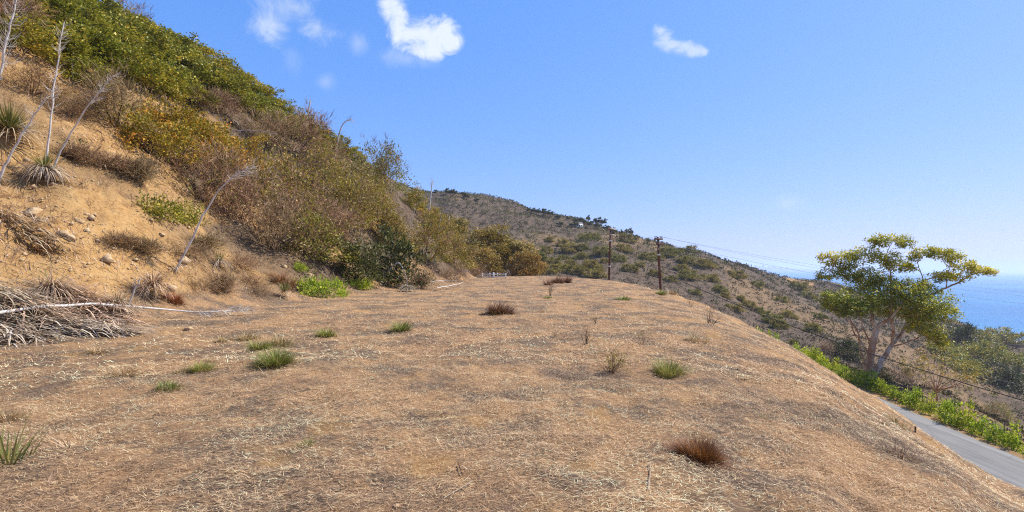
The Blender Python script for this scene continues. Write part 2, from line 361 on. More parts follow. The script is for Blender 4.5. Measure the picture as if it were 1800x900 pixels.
def foliage(name, stops, trans=0.25, rough=0.5, spec=0.25, vary=0.25):
    """leaf or twig material: colour by the tint of each leaf, a little different from plant to plant"""
    m, nt = mat_new(name); out = nd(nt, 'ShaderNodeOutputMaterial')
    at_ = nd(nt, 'ShaderNodeAttribute'); at_.attribute_name = 'tint'
    oi = nd(nt, 'ShaderNodeObjectInfo')
    c = ramp(nt, at_.outputs['Fac'], stops)
    h = nd(nt, 'ShaderNodeHueSaturation'); nt.links.new(c, h.inputs['Color'])
    nt.links.new(nmath(nt, 'MULTIPLY_ADD', oi.outputs['Random'], vary, 1 - vary / 2), h.inputs['Value'])
    nt.links.new(nmath(nt, 'MULTIPLY_ADD', oi.outputs['Random'], -0.03, 0.515), h.inputs['Hue'])
    p = nd(nt, 'ShaderNodeBsdfPrincipled'); p.inputs['Roughness'].default_value = rough; p.inputs['Specular IOR Level'].default_value = spec
    nt.links.new(h.outputs[0], p.inputs['Base Color'])
    if trans > 0:
        t = nd(nt, 'ShaderNodeBsdfTranslucent'); nt.links.new(h.outputs[0], t.inputs['Color'])
        mx = nd(nt, 'ShaderNodeMixShader'); mx.inputs[0].default_value = trans
        nt.links.new(p.outputs[0], mx.inputs[1]); nt.links.new(t.outputs[0], mx.inputs[2]); nt.links.new(mx.outputs[0], out.inputs['Surface'])
    else: nt.links.new(p.outputs[0], out.inputs['Surface'])
    return m
def rough_mat(name, stops, scale=8.0, bump=0.4, rough=0.85, stretch=(1, 1, 1), spec=0.2, dist=0.02):
    m, nt = mat_new(name); out = nd(nt, 'ShaderNodeOutputMaterial'); t = nd(nt, 'ShaderNodeTexCoord')
    mp = nd(nt, 'ShaderNodeMapping'); mp.inputs['Scale'].default_value = stretch; nt.links.new(t.outputs['Object'], mp.inputs['Vector'])
    f = noise(nt, mp.outputs[0], scale, 6, 0.62); c = ramp(nt, f, stops)
    p = nd(nt, 'ShaderNodeBsdfPrincipled'); p.inputs['Roughness'].default_value = rough; p.inputs['Specular IOR Level'].default_value = spec
    nt.links.new(c, p.inputs['Base Color'])
    b = nd(nt, 'ShaderNodeBump'); b.inputs['Strength'].default_value = bump; b.inputs['Distance'].default_value = dist
    nt.links.new(f, b.inputs['Height']); nt.links.new(b.outputs[0], p.inputs['Normal']); nt.links.new(p.outputs[0], out.inputs['Surface'])
    return m

# ======================= the land =======================
def ground_material():
    m, nt = mat_new('ground'); out = nd(nt, 'ShaderNodeOutputMaterial'); t = nd(nt, 'ShaderNodeTexCoord'); P = t.outputs['Object']
    zone = nd(nt, 'ShaderNodeAttribute'); zone.attribute_name = 'zone'
    sep = nd(nt, 'ShaderNodeSeparateColor'); nt.links.new(zone.outputs['Color'], sep.inputs[0])
    soil_w, straw_w, scrub_w = sep.outputs[0], sep.outputs[1], sep.outputs[2]
    def stretched(rz, s):
        mp = nd(nt, 'ShaderNodeMapping'); mp.inputs['Rotation'].default_value = (0, 0, rz); mp.inputs['Scale'].default_value = s
        nt.links.new(P, mp.inputs['Vector']); return mp.outputs[0]
    # straw: crossed fibres, patches of grey thatch and of bare orange soil
    f1 = noise(nt, stretched(0.5, (1, 6, 2)), 22, 5, 0.65, 0.6); f2 = noise(nt, stretched(-0.75, (1, 5, 2)), 17, 5, 0.65, 0.8)
    fine = nmath(nt, 'MAXIMUM', f1, f2)
    patch = noise(nt, P, 0.7, 6, 0.68); patch2 = noise(nt, P, 0.17, 4, 0.55); speck = noise(nt, P, 9, 4, 0.7)
    tan = ramp(nt, fine, [(0.40, (0.105, 0.056, 0.030)), (0.55, (0.404, 0.231, 0.111)), (0.70, (0.748, 0.476, 0.237)), (0.82, (0.766, 0.689, 0.380))])
    grey = ramp(nt, fine, [(0.42, (0.059, 0.041, 0.029)), (0.58, (0.209, 0.140, 0.089)), (0.74, (0.470, 0.345, 0.213)), (0.86, (0.712, 0.575, 0.376))])
    orange = ramp(nt, speck, [(0.3, (0.30, 0.145, 0.05)), (0.55, (0.52, 0.29, 0.10)), (0.75, (0.64, 0.42, 0.18))])
    gfac = ramp(nt, nmath(nt, 'MULTIPLY_ADD', nmath(nt, 'SUBTRACT', speck, 0.5), 0.35, patch), [(0.43, (0, 0, 0)), (0.58, (1, 1, 1))]); ofac = ramp(nt, nmath(nt, 'MULTIPLY_ADD', nmath(nt, 'SUBTRACT', speck, 0.5), 0.8, zone.outputs['Alpha']), [(0.35, (0, 0, 0)), (0.95, (0.55, 0.55, 0.55))])
    straw = mixrgb(nt, gfac, tan, grey); straw = mixrgb(nt, ofac, straw, orange)
    # bare bank: yellow to rusty earth with clods
    s1 = noise(nt, stretched(0.3, (1, 1, 1.6)), 1.3, 7, 0.62); s2 = noise(nt, P, 7, 6, 0.7)
    soil = ramp(nt, s1, [(0.3, (0.325, 0.156, 0.047)), (0.46, (0.513, 0.275, 0.087)), (0.6, (0.591, 0.357, 0.133)), (0.75, (0.513, 0.340, 0.165))])
    soil = mixrgb(nt, 0.55, soil, ramp(nt, s2, [(0.32, (0.209, 0.112, 0.046)), (0.5, (0.476, 0.285, 0.116)), (0.7, (0.647, 0.424, 0.207))]))
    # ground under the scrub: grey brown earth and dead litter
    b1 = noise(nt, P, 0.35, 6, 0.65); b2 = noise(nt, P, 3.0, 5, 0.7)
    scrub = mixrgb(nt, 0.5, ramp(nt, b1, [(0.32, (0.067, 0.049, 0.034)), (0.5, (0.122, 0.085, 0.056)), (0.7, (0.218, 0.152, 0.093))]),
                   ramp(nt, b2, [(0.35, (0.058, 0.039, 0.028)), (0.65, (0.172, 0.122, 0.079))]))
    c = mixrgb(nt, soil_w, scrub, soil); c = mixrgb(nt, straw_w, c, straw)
    p = nd(nt, 'ShaderNodeBsdfPrincipled'); p.inputs['Roughness'].default_value = 0.95; p.inputs['Specular IOR Level'].default_value = 0.08
    nt.links.new(c, p.inputs['Base Color'])
    s3 = noise(nt, P, 26, 4, 0.7)
    hgt = nmath(nt, 'ADD', nmath(nt, 'MULTIPLY', nmath(nt, 'MULTIPLY', fine, straw_w), 0.05), nmath(nt, 'MULTIPLY', nmath(nt, 'MULTIPLY_ADD', s3, 0.4, s2), nmath(nt, 'MULTIPLY_ADD', soil_w, 0.11, 0.04)))
    b = nd(nt, 'ShaderNodeBump'); b.inputs['Strength'].default_value = 0.8; b.inputs['Distance'].default_value = 1.0
    nt.links.new(hgt, b.inputs['Height']); nt.links.new(b.outputs[0], p.inputs['Normal']); nt.links.new(p.outputs[0], out.inputs['Surface'])
    return m

def zones(X, Y, Z):
    r = np.hypot(X, Y); n1 = fbm(X * 0.4, Y * 0.4, 31, 4); n2 = fbm(X * 0.12, Y * 0.12, 33, 3)
    hill = sstep(0.0, 0.6, Z + 0.35 * n1 - 0.1) * sstep(6, -2, X) * sstep(95, 80, r)
    near = sstep(95, 78, r + 6 * n2)
    right = sstep(-7.2, -8.6, Z + 0.4 * n1) * sstep(18, 24, X)            # below the road bench
    straw = near * (1 - hill) * (1 - right)
    bare = sstep(30, 17, r + 5 * n2) * sstep(6.5, 3.2, Z + 1.3 * n1)        # orange bank
    bare = np.maximum(bare, sstep(0.1, 0.45, n1 + n2 * 0.8) * 0.8 * sstep(60, 30, r))
    bare = np.maximum(bare, sstep(-0.60, -0.74, X / np.maximum(Y, 0.5)) * sstep(15, 11, Z + 2 * n1) * np.clip(0.75 + n1, 0.35, 1))
    track = np.exp(-((X - road_x(Y)) / 4.2) ** 2) * 0.6 * sstep(92, 75, Y)
    spur = sstep(24, 30, X) * sstep(70, 50, r) * sstep(-0.3, 0.4, n1 + 0.1) * 0.55
    fld = sstep(285, 305, Y) * sstep(440, 420, Y) * sstep(0.50, 0.515, X / np.maximum(Y, 1)) * sstep(0.60, 0.585, X / np.maximum(Y, 1))
    gul = sstep(0.12, 0.4, fbm(X * 0.03, Y * 0.02, 41, 4)) * sstep(100, 160, r) * 0.22
    soil = np.clip(hill * bare + track * (1 - straw) + spur + 0.5 * fld + gul, 0, 1)
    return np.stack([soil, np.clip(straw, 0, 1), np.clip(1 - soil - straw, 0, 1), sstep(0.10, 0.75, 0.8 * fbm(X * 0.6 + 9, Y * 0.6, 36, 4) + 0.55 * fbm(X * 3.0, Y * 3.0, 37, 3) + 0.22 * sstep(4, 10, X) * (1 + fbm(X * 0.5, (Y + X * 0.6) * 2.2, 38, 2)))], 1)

def build_ground():
    front = np.radians(np.linspace(-52, 52, 660)); side = np.radians(np.linspace(52, 308, 74))[1:-1]
    th = np.concatenate([front, side]); nt_ = len(th)
    r = np.concatenate([np.exp(np.linspace(math.log(0.5), math.log(5), 84))[:-1], np.exp(np.linspace(math.log(5), math.log(45), 200))[:-1], np.exp(np.linspace(math.log(45), math.log(500), 115))[:-1], np.exp(np.linspace(math.log(500), math.log(3000), 16))]); nr = len(r)
    X = (np.sin(th)[None] * r[:, None]).ravel(); Y = (np.cos(th)[None] * r[:, None]).ravel()
    Z = np.concatenate([height(X[i:i + 60000], Y[i:i + 60000]) for i in range(0, len(X), 60000)])
    V = np.stack([X, Y, Z], 1)
    i = np.arange(nr - 1)[:, None] * nt_; k = np.arange(nt_)[None]
    f = np.stack([i + k, i + nt_ + k, i + nt_ + (k + 1) % nt_, i + (k + 1) % nt_], -1).reshape(-1, 4)
    mb = MB(); mb.add(V, f); mb.n = 0
    c = np.array([[0, 0, Z[:nt_].mean()]]); mb.v.append(c); mb.t.append(np.array([.5]))
    mb.f.append(np.stack([np.full(nt_, nr * nt_), np.arange(nt_), (np.arange(nt_) + 1) % nt_], 1)); mb.m.append(np.zeros(nt_))
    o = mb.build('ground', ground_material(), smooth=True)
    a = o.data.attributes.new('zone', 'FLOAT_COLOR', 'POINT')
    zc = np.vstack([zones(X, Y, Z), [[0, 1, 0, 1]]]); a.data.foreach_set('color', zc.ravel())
    tag(o, 'dry hillside, straw covered pad and brush hills running down to the sea', 'ground', kind='structure')
    return o
build_ground()

def build_road():
    m, nt = mat_new('asphalt'); out = nd(nt, 'ShaderNodeOutputMaterial'); t = nd(nt, 'ShaderNodeTexCoord'); P = t.outputs['Object']
    a = noise(nt, P, 90, 3, 0.7); b_ = noise(nt, P, 0.8, 5, 0.6); mp = nd(nt, 'ShaderNodeMapping'); mp.inputs['Scale'].default_value = (2.2, 0.08, 1); mp.inputs['Rotation'].default_value = (0, 0, 0.104)
    nt.links.new(P, mp.inputs['Vector']); s = noise(nt, mp.outputs[0], 1.2, 4, 0.6)
    c = mixrgb(nt, 0.5, ramp(nt, b_, [(0.3, (0.17, 0.165, 0.16)), (0.7, (0.25, 0.24, 0.23))]), ramp(nt, s, [(0.38, (0.13, 0.128, 0.125)), (0.62, (0.31, 0.30, 0.285))]))
    c = mixrgb(nt, 0.25, c, ramp(nt, a, [(0.3, (0.08, 0.08, 0.08)), (0.7, (0.34, 0.33, 0.32))]))
    v = nd(nt, 'ShaderNodeTexVoronoi', feature='DISTANCE_TO_EDGE'); v.inputs['Scale'].default_value = 0.22; nt.links.new(P, v.inputs['Vector'])
    c = mixrgb(nt, ramp(nt, v.outputs['Distance'], [(0.0, (0.45, 0.45, 0.45)), (0.006, (0, 0, 0))]), c, (0.09, 0.09, 0.09))
    p = nd(nt, 'ShaderNodeBsdfPrincipled'); p.inputs['Roughness'].default_value = 0.9; p.inputs['Specular IOR Level'].default_value = 0.15; c = mixrgb(nt, 1.0, c, (1.0, 0.97, 0.9), 'MULTIPLY')
    nt.links.new(c, p.inputs['Base Color'])
    b = nd(nt, 'ShaderNodeBump'); b.inputs['Strength'].default_value = 0.3; b.inputs['Distance'].default_value = 0.01; nt.links.new(a, b.inputs['Height']); nt.links.new(b.outputs[0], p.inputs['Normal'])
    nt.links.new(p.outputs[0], out.inputs['Surface'])
    rng = np.random.default_rng(5); Ys = np.arange(-66, 73, 0.6); cx = road_x(Ys); us = np.array([-2.3, -2.05, -1.2, 0, 1.2, 2.05, 2.3]); V = []
    for k, y in enumerate(Ys):
        for j, u in enumerate(us):
            e = (0.12 * float(fbm(y * 0.7, j * 3.1, 77, 3)) if j in (0, 6) else 0)
            V.append((cx[k] + u + e, y - 0.104 * u, ROAD_Z + 0.02 + 0.03 * (1 - (u / 2.3) ** 2) - (0.05 if j in (0, 6) else 0)))
    n = len(us); f = [[k*n+j, k*n+j+1, (k+1)*n+j+1, (k+1)*n+j] for k in range(len(Ys)-1) for j in range(n-1)]
    o = MB().add(V, f).build('road', m, smooth=True); tag(o, 'narrow grey asphalt road below the straw slope', 'road', kind='structure')
build_road()

def build_sea():
    m, nt = mat_new('sea_water'); out = nd(nt, 'ShaderNodeOutputMaterial'); t = nd(nt, 'ShaderNodeTexCoord'); P = t.outputs['Object']
    mp = nd(nt, 'ShaderNodeMapping'); mp.inputs['Scale'].default_value = (1, 2.2, 1); mp.inputs['Rotation'].default_value = (0, 0, 0.5); nt.links.new(P, mp.inputs['Vector'])
    n1 = noise(nt, mp.outputs[0], 0.06, 6, 0.65); n2 = noise(nt, mp.outputs[0], 0.0016, 4, 0.6)
    c = ramp(nt, n2, [(0.35, (0.011, 0.120, 0.281)), (0.55, (0.019, 0.168, 0.351)), (0.7, (0.030, 0.216, 0.406))])
    p = nd(nt, 'ShaderNodeBsdfPrincipled'); p.inputs['Roughness'].default_value = 0.35; p.inputs['IOR'].default_value = 1.33; p.inputs['Specular IOR Level'].default_value = 0.4
    nt.links.new(c, p.inputs['Base Color'])
    b = nd(nt, 'ShaderNodeBump'); b.inputs['Strength'].default_value = 0.6; b.inputs['Distance'].default_value = 3.0; nt.links.new(n1, b.inputs['Height']); nt.links.new(b.outputs[0], p.inputs['Normal'])
    nt.links.new(p.outputs[0], out.inputs['Surface'])
    rs = [50, 300, 800, 2000, 5000, 12000, 25000, 45000]; k = 128; V = []
    for r in rs:
        for a in range(k): V.append((r * math.cos(2*math.pi*a/k), r * math.sin(2*math.pi*a/k), -55))
    f = [[i*k+a, i*k+(a+1) % k, (i+1)*k+(a+1) % k, (i+1)*k+a] for i in range(len(rs)-1) for a in range(k)]
    o = MB().add(V, f).build('sea', m); tag(o, 'calm blue sea reaching to the hazy horizon', 'sea', kind='structure')
build_sea()

# far coast across the bay, low land with a few tall buildings
def build_far_coast():
    m = rough_mat('far_land', [(0.3, (0.07, 0.075, 0.07)), (0.7, (0.15, 0.14, 0.12))], 0.002, 0.0)
    mb = MB(); V = []; n = 60
    a0, a1 = (3901.90, 9000.00, -6.83)[0], (6401.84, 9600.00, 23.87)[0]
    for i in range(n + 1):
        t = i / n; x = a0 + (a1 - a0) * t; y = 9000 + 600 * t; h = -55 + (62 * (1 - t) ** 0.9 + 4) * (1 + 0.35 * float(fbm(t * 14, 0.3, 61, 3)))
        V += [(x, y - 250, -58), (x, y, h), (x + 40, y + 900, h + 6 * (1 - t)), (x + 40, y + 1600, -58)]
    f = [[i*4+j, (i+1)*4+j, (i+1)*4+j+1, i*4+j+1] for i in range(n) for j in range(3)]
    o = mb.add(V, f).build('far_coast', m); tag(o, 'low hazy blue coast across the bay on the horizon', 'coast', kind='structure')
    wm = rough_mat('far_building_wall', [(0.3, (0.20, 0.20, 0.2)), (0.7, (0.3, 0.29, 0.28))], 0.05, 0.0)
    for bi, (px, w, hh) in enumerate(((1312, 30, 22), (1322, 25, 16), (1334, 45, 26), (1349, 34, 48), (1342, 30, 18), (1362, 40, 20), (1371, 50, 24), (1384, 36, 16), (1398, 30, 14))):
        x = (px - 900) / 900 * 9080; t = (x - a0) / (a1 - a0); z0 = -55 + (62 * max(0.0, 1 - t) ** 0.9 + 4) * 0.75
        e = empty('far_building', (x, 9080 + 600 * t, z0)); b = MB(); box(b, (0, 0, hh / 2 + 10), w, w * 0.7, hh + 20); b.build('wall', wm, e)
        c = MB(); box(c, (w * 0.1, 0, hh + 20 + 2), w * 0.5, w * 0.4, 4); c.build('roof_housing', wm, e)
        if hh == 48: tag(e, 'tallest hazy tower block on the far coast across the bay', 'building', 'buildings on the far coast')
        else: tag(e, f'{nth(bi)} low hazy building on the far coast, counted from the hill slope', 'building', 'buildings on the far coast')
build_far_coast()

def build_haze():
    m, nt = mat_new('haze_air'); out = nd(nt, 'ShaderNodeOutputMaterial'); v = nd(nt, 'ShaderNodeVolumePrincipled')
    v.inputs['Color'].default_value = (0.80, 0.87, 1.0, 1); v.inputs['Density'].default_value = 1.6e-4; v.inputs['Anisotropy'].default_value = 0.2
    nt.links.new(v.outputs[0], out.inputs['Volume'])
    mb = MB(); box(mb, (0, 0, 27), 96000, 96000, 200); o = mb.build('haze', m); tag(o, 'thin sea haze in the air over the bay', 'haze', kind='stuff')
if 1.6e-4 > 0: build_haze()

# ======================= plants: materials and prototypes =======================
M = {}
M['green'] = foliage('leaf_green', [(0.0, (0.094, 0.103, 0.012)), (0.45, (0.261, 0.253, 0.025)), (0.8, (0.449, 0.383, 0.040)), (1.0, (0.689, 0.487, 0.057))], rough=0.45, spec=0.28)
M['golden'] = foliage('leaf_golden', [(0.0, (0.106, 0.094, 0.012)), (0.4, (0.315, 0.261, 0.024)), (0.75, (0.569, 0.355, 0.034)), (1.0, (0.758, 0.334, 0.054))])
M['olive'] = foliage('leaf_olive', [(0.0, (0.125, 0.107, 0.022)), (0.5, (0.285, 0.250, 0.034)), (0.85, (0.447, 0.340, 0.046)), (1.0, (0.536, 0.305, 0.095))])
M['dark'] = foliage('leaf_dark_green', [(0.0, (0.026, 0.032, 0.007)), (0.5, (0.075, 0.081, 0.016)), (0.85, (0.164, 0.161, 0.035)), (1.0, (0.19, 0.19, 0.06))], rough=0.5, spec=0.25)
M['dead'] = foliage('leaf_dead_brown', [(0.0, (0.093, 0.059, 0.026)), (0.5, (0.264, 0.160, 0.073)), (0.85, (0.435, 0.287, 0.144)), (1.0, (0.623, 0.454, 0.248))])
M['bright'] = foliage('leaf_bright_green', [(0.0, (0.140, 0.200, 0.011)), (0.5, (0.319, 0.416, 0.025)), (1.0, (0.679, 0.647, 0.061))], trans=0.5)
M['euca'] = foliage('leaf_eucalyptus', [(0.0, (0.115, 0.148, 0.018)), (0.35, (0.278, 0.327, 0.036)), (0.65, (0.524, 0.483, 0.043)), (0.85, (0.850, 0.708, 0.031)), (1.0, (0.850, 0.850, 0.025))], trans=0.3)
M['gum'] = foliage('leaf_golden_gum', [(0.0, (0.090, 0.070, 0.014)), (0.5, (0.290, 0.202, 0.032)), (0.85, (0.500, 0.299, 0.043)), (1.0, (0.660, 0.352, 0.065))])
M['twig'] = foliage('twig_grey', [(0.0, (0.055, 0.038, 0.021)), (0.15, (0.140, 0.087, 0.046)), (0.5, (0.339, 0.213, 0.111)), (1.0, (0.680, 0.459, 0.256))], trans=0, rough=0.9, spec=0.05)
M['twig_dark'] = foliage('twig_dark', [(0.0, (0.035, 0.024, 0.016)), (1.0, (0.13, 0.09, 0.065))], trans=0, rough=0.9, spec=0.05)
M['yucca_dry'] = foliage('yucca_dry_leaf', [(0.0, (0.14, 0.09, 0.055)), (0.45, (0.36, 0.265, 0.17)), (0.8, (0.56, 0.45, 0.32)), (1.0, (0.72, 0.62, 0.48))], trans=0.1, rough=0.7)
M['yucca_grey'] = foliage('yucca_grey_leaf', [(0.0, (0.111, 0.069, 0.040)), (0.45, (0.323, 0.216, 0.127)), (0.8, (0.583, 0.422, 0.260)), (1.0, (0.846, 0.643, 0.409))], trans=0.1, rough=0.7)
M['yucca_green'] = foliage('yucca_green_leaf', [(0.0, (0.05, 0.07, 0.015)), (0.5, (0.14, 0.155, 0.03)), (1.0, (0.38, 0.32, 0.09))], trans=0.2)
M['grass_green'] = foliage('grass_green', [(0.0, (0.09, 0.12, 0.015)), (0.5, (0.22, 0.25, 0.035)), (0.8, (0.38, 0.34, 0.09)), (1.0, (0.52, 0.36, 0.16))], trans=0.3)
M['grass_brown'] = foliage('grass_brown', [(0.0, (0.07, 0.035, 0.018)), (0.5, (0.20, 0.10, 0.045)), (1.0, (0.38, 0.22, 0.11))], trans=0.15)
M['grass_rust'] = foliage('grass_rust', [(0.0, (0.090, 0.030, 0.009)), (0.5, (0.250, 0.085, 0.023)), (1.0, (0.420, 0.190, 0.054))], trans=0.2)
M['grass_tan'] = foliage('grass_tan', [(0.0, (0.20, 0.12, 0.045)), (0.5, (0.40, 0.27, 0.11)), (1.0, (0.58, 0.43, 0.22))], trans=0.2)
M['grass_mix'] = foliage('dry_grass_mixed', [(0.0, (0.08, 0.05, 0.03)), (0.35, (0.24, 0.14, 0.07)), (0.65, (0.42, 0.28, 0.15)), (0.85, (0.5, 0.36, 0.2)), (1.0, (0.40, 0.20, 0.07))], trans=0.15, vary=0)
M['hill_olive'] = foliage('leaf_hill_olive', [(0.0, (0.098, 0.086, 0.020)), (0.5, (0.255, 0.224, 0.040)), (0.85, (0.392, 0.309, 0.060)), (1.0, (0.529, 0.377, 0.110))], rough=0.7, spec=0.1)
M['stalk'] = rough_mat('yucca_stalk', [(0.3, (0.33, 0.28, 0.23)), (0.5, (0.55, 0.50, 0.44)), (0.7, (0.72, 0.68, 0.61))], 9, 0.3, stretch=(1, 1, 0.25))
M['bark'] = rough_mat('eucalyptus_bark', [(0.3, (0.22, 0.11, 0.055)), (0.47, (0.40, 0.235, 0.13)), (0.58, (0.55, 0.44, 0.33)), (0.75, (0.68, 0.60, 0.50))], 1.6, 0.4, stretch=(1, 1, 0.35))
M['rock'] = rough_mat('pale_rock', [(0.3, (0.34, 0.21, 0.10)), (0.5, (0.48, 0.33, 0.18)), (0.72, (0.60, 0.46, 0.28))], 9, 0.8, dist=0.04)
M['straw'] = foliage('dry_straw', [(0.0, (0.150, 0.090, 0.054)), (0.3, (0.491, 0.305, 0.163)), (0.65, (0.816, 0.567, 0.304)), (0.9, (0.816, 0.825, 0.506)), (1.0, (0.816, 0.825, 0.778))], trans=0.1, rough=0.7, vary=0)
M['litter'] = foliage('dead_litter', [(0.0, (0.076, 0.047, 0.031)), (0.4, (0.253, 0.159, 0.099)), (0.75, (0.455, 0.318, 0.207)), (1.0, (0.695, 0.541, 0.383))], trans=0, rough=0.9, vary=0)
M['scrub'] = foliage('chaparral', [(0.0, (0.053, 0.042, 0.024)), (0.35, (0.123, 0.097, 0.055)), (0.6, (0.189, 0.152, 0.088)), (0.72, (0.164, 0.139, 0.057)), (0.85, (0.098, 0.106, 0.023)), (1.0, (0.156, 0.152, 0.029))], trans=0.1, rough=0.8, spec=0.05, vary=0)

def shrub_meshes(seed, leafmat, twigmat, width=3.0, tall=2.2, nclump=150, per=26, leaf=(0.15, 0.085), clump_r=0.2, nst=9, lv=3, kids=4, twig_r=0.028, flat=0.9, bare=0.0, extra_twigs=0):
    """one shrub: many stems, twigs and clumped leaves inside a lumpy dome; returns (branches mesh, foliage mesh or None)"""
    rng = np.random.default_rng(seed)
    (p0, p1, r0, r1), (tp, td) = branching(rng, nst, tall * 0.55, None, lv, kids, 0.62, twig_r, 0.12, 0.22, 3, 0.25)
    ext = np.percentile(np.hypot(p1[:, 0], p1[:, 1]), 97); top = np.percentile(p1[:, 2], 98)
    sc = np.array([width * 0.5 / ext, width * 0.5 / ext, tall / top])
    p0, p1, tp = p0 * sc, p1 * sc, tp * sc; p0[:, 2] -= 0.15 * (p0[:, 2] < 0.02); p1[:, 2] = np.maximum(p1[:, 2], 0.03)
    bm_ = MB(); prisms(bm_, p0, p1, r0, r1, rng.random(len(p0)) ** 1.3)
    if extra_twigs:
        i = rng.integers(0, len(tp), extra_twigs); q = tp[i]; d = unit(td[i] + rng.normal(0, 0.5, (extra_twigs, 3)) + np.array([0, 0, 0.15]))
        L = rng.uniform(0.15, 0.5, extra_twigs)[:, None]; prisms(bm_, q, q + d * L, 0.007, 0.003, rng.random(extra_twigs))
    br = bm_.mesh('branches', twigmat); fol = None
    if nclump:
        lump = lambda d: 1 + 0.22 * np.sin(d[:, 0] * 5 + seed) + 0.2 * np.sin(d[:, 1] * 6 + seed * 2) + 0.12 * np.sin(d[:, 2] * 9)
        n1 = int(nclump * 0.7); d = rand_dir(rng, n1); d[:, 2] = np.abs(d[:, 2]) * 1.1 - 0.12; d = unit(d)
        rad = (0.68 + 0.32 * rng.random(n1) ** 0.5) * lump(d); c1 = d * np.array([width * 0.48, width * 0.48, tall * flat]) * rad[:, None]
        c2 = tp[rng.integers(0, len(tp), nclump - n1)]; C = np.vstack([c1, c2]); C[:, 2] = np.maximum(C[:, 2], 0.10)
        keep = rng.random(len(C)) > bare; C = C[keep]
        ct = rng.normal(0, 0.22, len(C)); idx = np.repeat(np.arange(len(C)), per); n = len(idx)
        P = C[idx] + rng.normal(0, clump_r, (n, 3)) * np.array([1, 1, 0.75]); P[:, 2] = np.maximum(P[:, 2], 0.02)
        D = unit(unit(P - np.array([0, 0, tall * 0.25])) * 0.8 + rand_dir(rng, n) + np.array([0, 0, 0.25]))
        t = np.clip(0.5 + ct[idx] + rng.normal(0, 0.2, n), 0, 1); s = rng.uniform(0.5, 1.35, n)
        fm = MB(); leaves(fm, rng, P, D, leaf[0] * s, leaf[1] * s, t); fol = fm.mesh('foliage', leafmat)
    return br, fol

KIND = {}
def kind(name, *meshes): KIND[name] = meshes
kind('green', *[shrub_meshes(s, M['green'], M['twig_dark'], 3.4, 2.5, 200, 24, (0.20, 0.125), 0.19, lv=2) for s in (1, 2, 3, 4)])
kind('golden', *[shrub_meshes(s, M['golden'], M['twig_dark'], 3.2, 2.0, 240, 28, (0.12, 0.075), 0.17, lv=2) for s in (11, 12)])
kind('olive', *[shrub_meshes(s, M['olive'], M['twig'], 3.0, 2.3, 230, 20, (0.12, 0.065), 0.22, nst=12, extra_twigs=900) for s in (21, 22, 23)])
kind('bare', *[shrub_meshes(s, M['olive'], M['twig'], 2.6, 2.0, 46, 11, (0.09, 0.05), 0.22, nst=14, kids=5, twig_r=0.022, extra_twigs=1400) for s in (31, 32, 33)])
kind('deadleaf', *[shrub_meshes(s, M['dead'], M['twig'], 3.0, 2.3, 120, 16, (0.10, 0.055), 0.26, nst=13, extra_twigs=1000) for s in (41, 42)])
kind('dark', *[shrub_meshes(s, M['dark'], M['twig_dark'], 3.0, 2.3, 190, 26, (0.17, 0.075), 0.2, lv=2) for s in (51, 52)])
kind('low_bright', *[shrub_meshes(s, M['bright'], M['twig'], 2.4, 0.55, 120, 18, (0.12, 0.07), 0.14, nst=9, lv=2, twig_r=0.01) for s in (61, 62)])
kind('low_dark', *[shrub_meshes(s, M['green'], M['twig_dark'], 1.8, 0.8, 90, 18, (0.13, 0.06), 0.15, nst=8, lv=2, twig_r=0.012) for s in (65, 66)])
kind('grey_bush', *[shrub_meshes(s, None, M['twig'], 1.2, 0.9, 0, nst=26, kids=5, twig_r=0.009, extra_twigs=1100) for s in (71, 72)])
kind('hill_green', *[shrub_meshes(s, M['hill_olive'], M['twig_dark'], 3.4, 1.7, 150, 22, (0.22, 0.15), 0.24, nst=5, lv=1) for s in (81, 82, 83)])
kind('far_thicket', *[shrub_meshes(s, M['green'], M['twig_dark'], 12.0, 4.2, 230, 16, (0.55, 0.36), 0.75, nst=6, lv=1) for s in (86, 87)])
kind('far_dark', *[shrub_meshes(s, M['dark'], M['twig_dark'], 12.0, 4.2, 230, 16, (0.55, 0.36), 0.75, nst=6, lv=1) for s in (88, 89)])
kind('hedge', *[shrub_meshes(s, M['bright'], M['twig_dark'], 1.5, 1.5, 60, 16, (0.19, 0.11), 0.15, nst=6, lv=2, twig_r=0.012) for s in (91, 92, 93)])

seq = [0]
def shrub(name, kd, x, y, w, h, label, group=None, cat='shrub', sink=0.08, var=None):
    """places one shrub, w wide and h tall"""
    seq[0] += 1; V = KIND[kd]; br, fol = V[(seq[0] if var is None else var) % len(V)]
    bw, bh = SIZE[kd]; rng = random.Random(seq[0])
    o = empty(name, (x, y, gz(x, y) - sink), rng.uniform(0, 6.28), (w / bw, w / bw, h / bh))
    link('branches', br, o)
    if fol: link('foliage', fol, o)
    return tag(o, label, cat, group)
SIZE = dict(green=(3.4, 2.5), golden=(3.2, 2.0), olive=(3.0, 2.3), bare=(2.6, 2.0), deadleaf=(3.0, 2.3), dark=(3.0, 2.3), low_bright=(2.4, 0.55), low_dark=(1.8, 0.8),
            grey_bush=(1.2, 0.9), hill_green=(3.4, 1.7), hedge=(1.5, 1.5), far_thicket=(12.0, 4.2), far_dark=(12.0, 4.2))

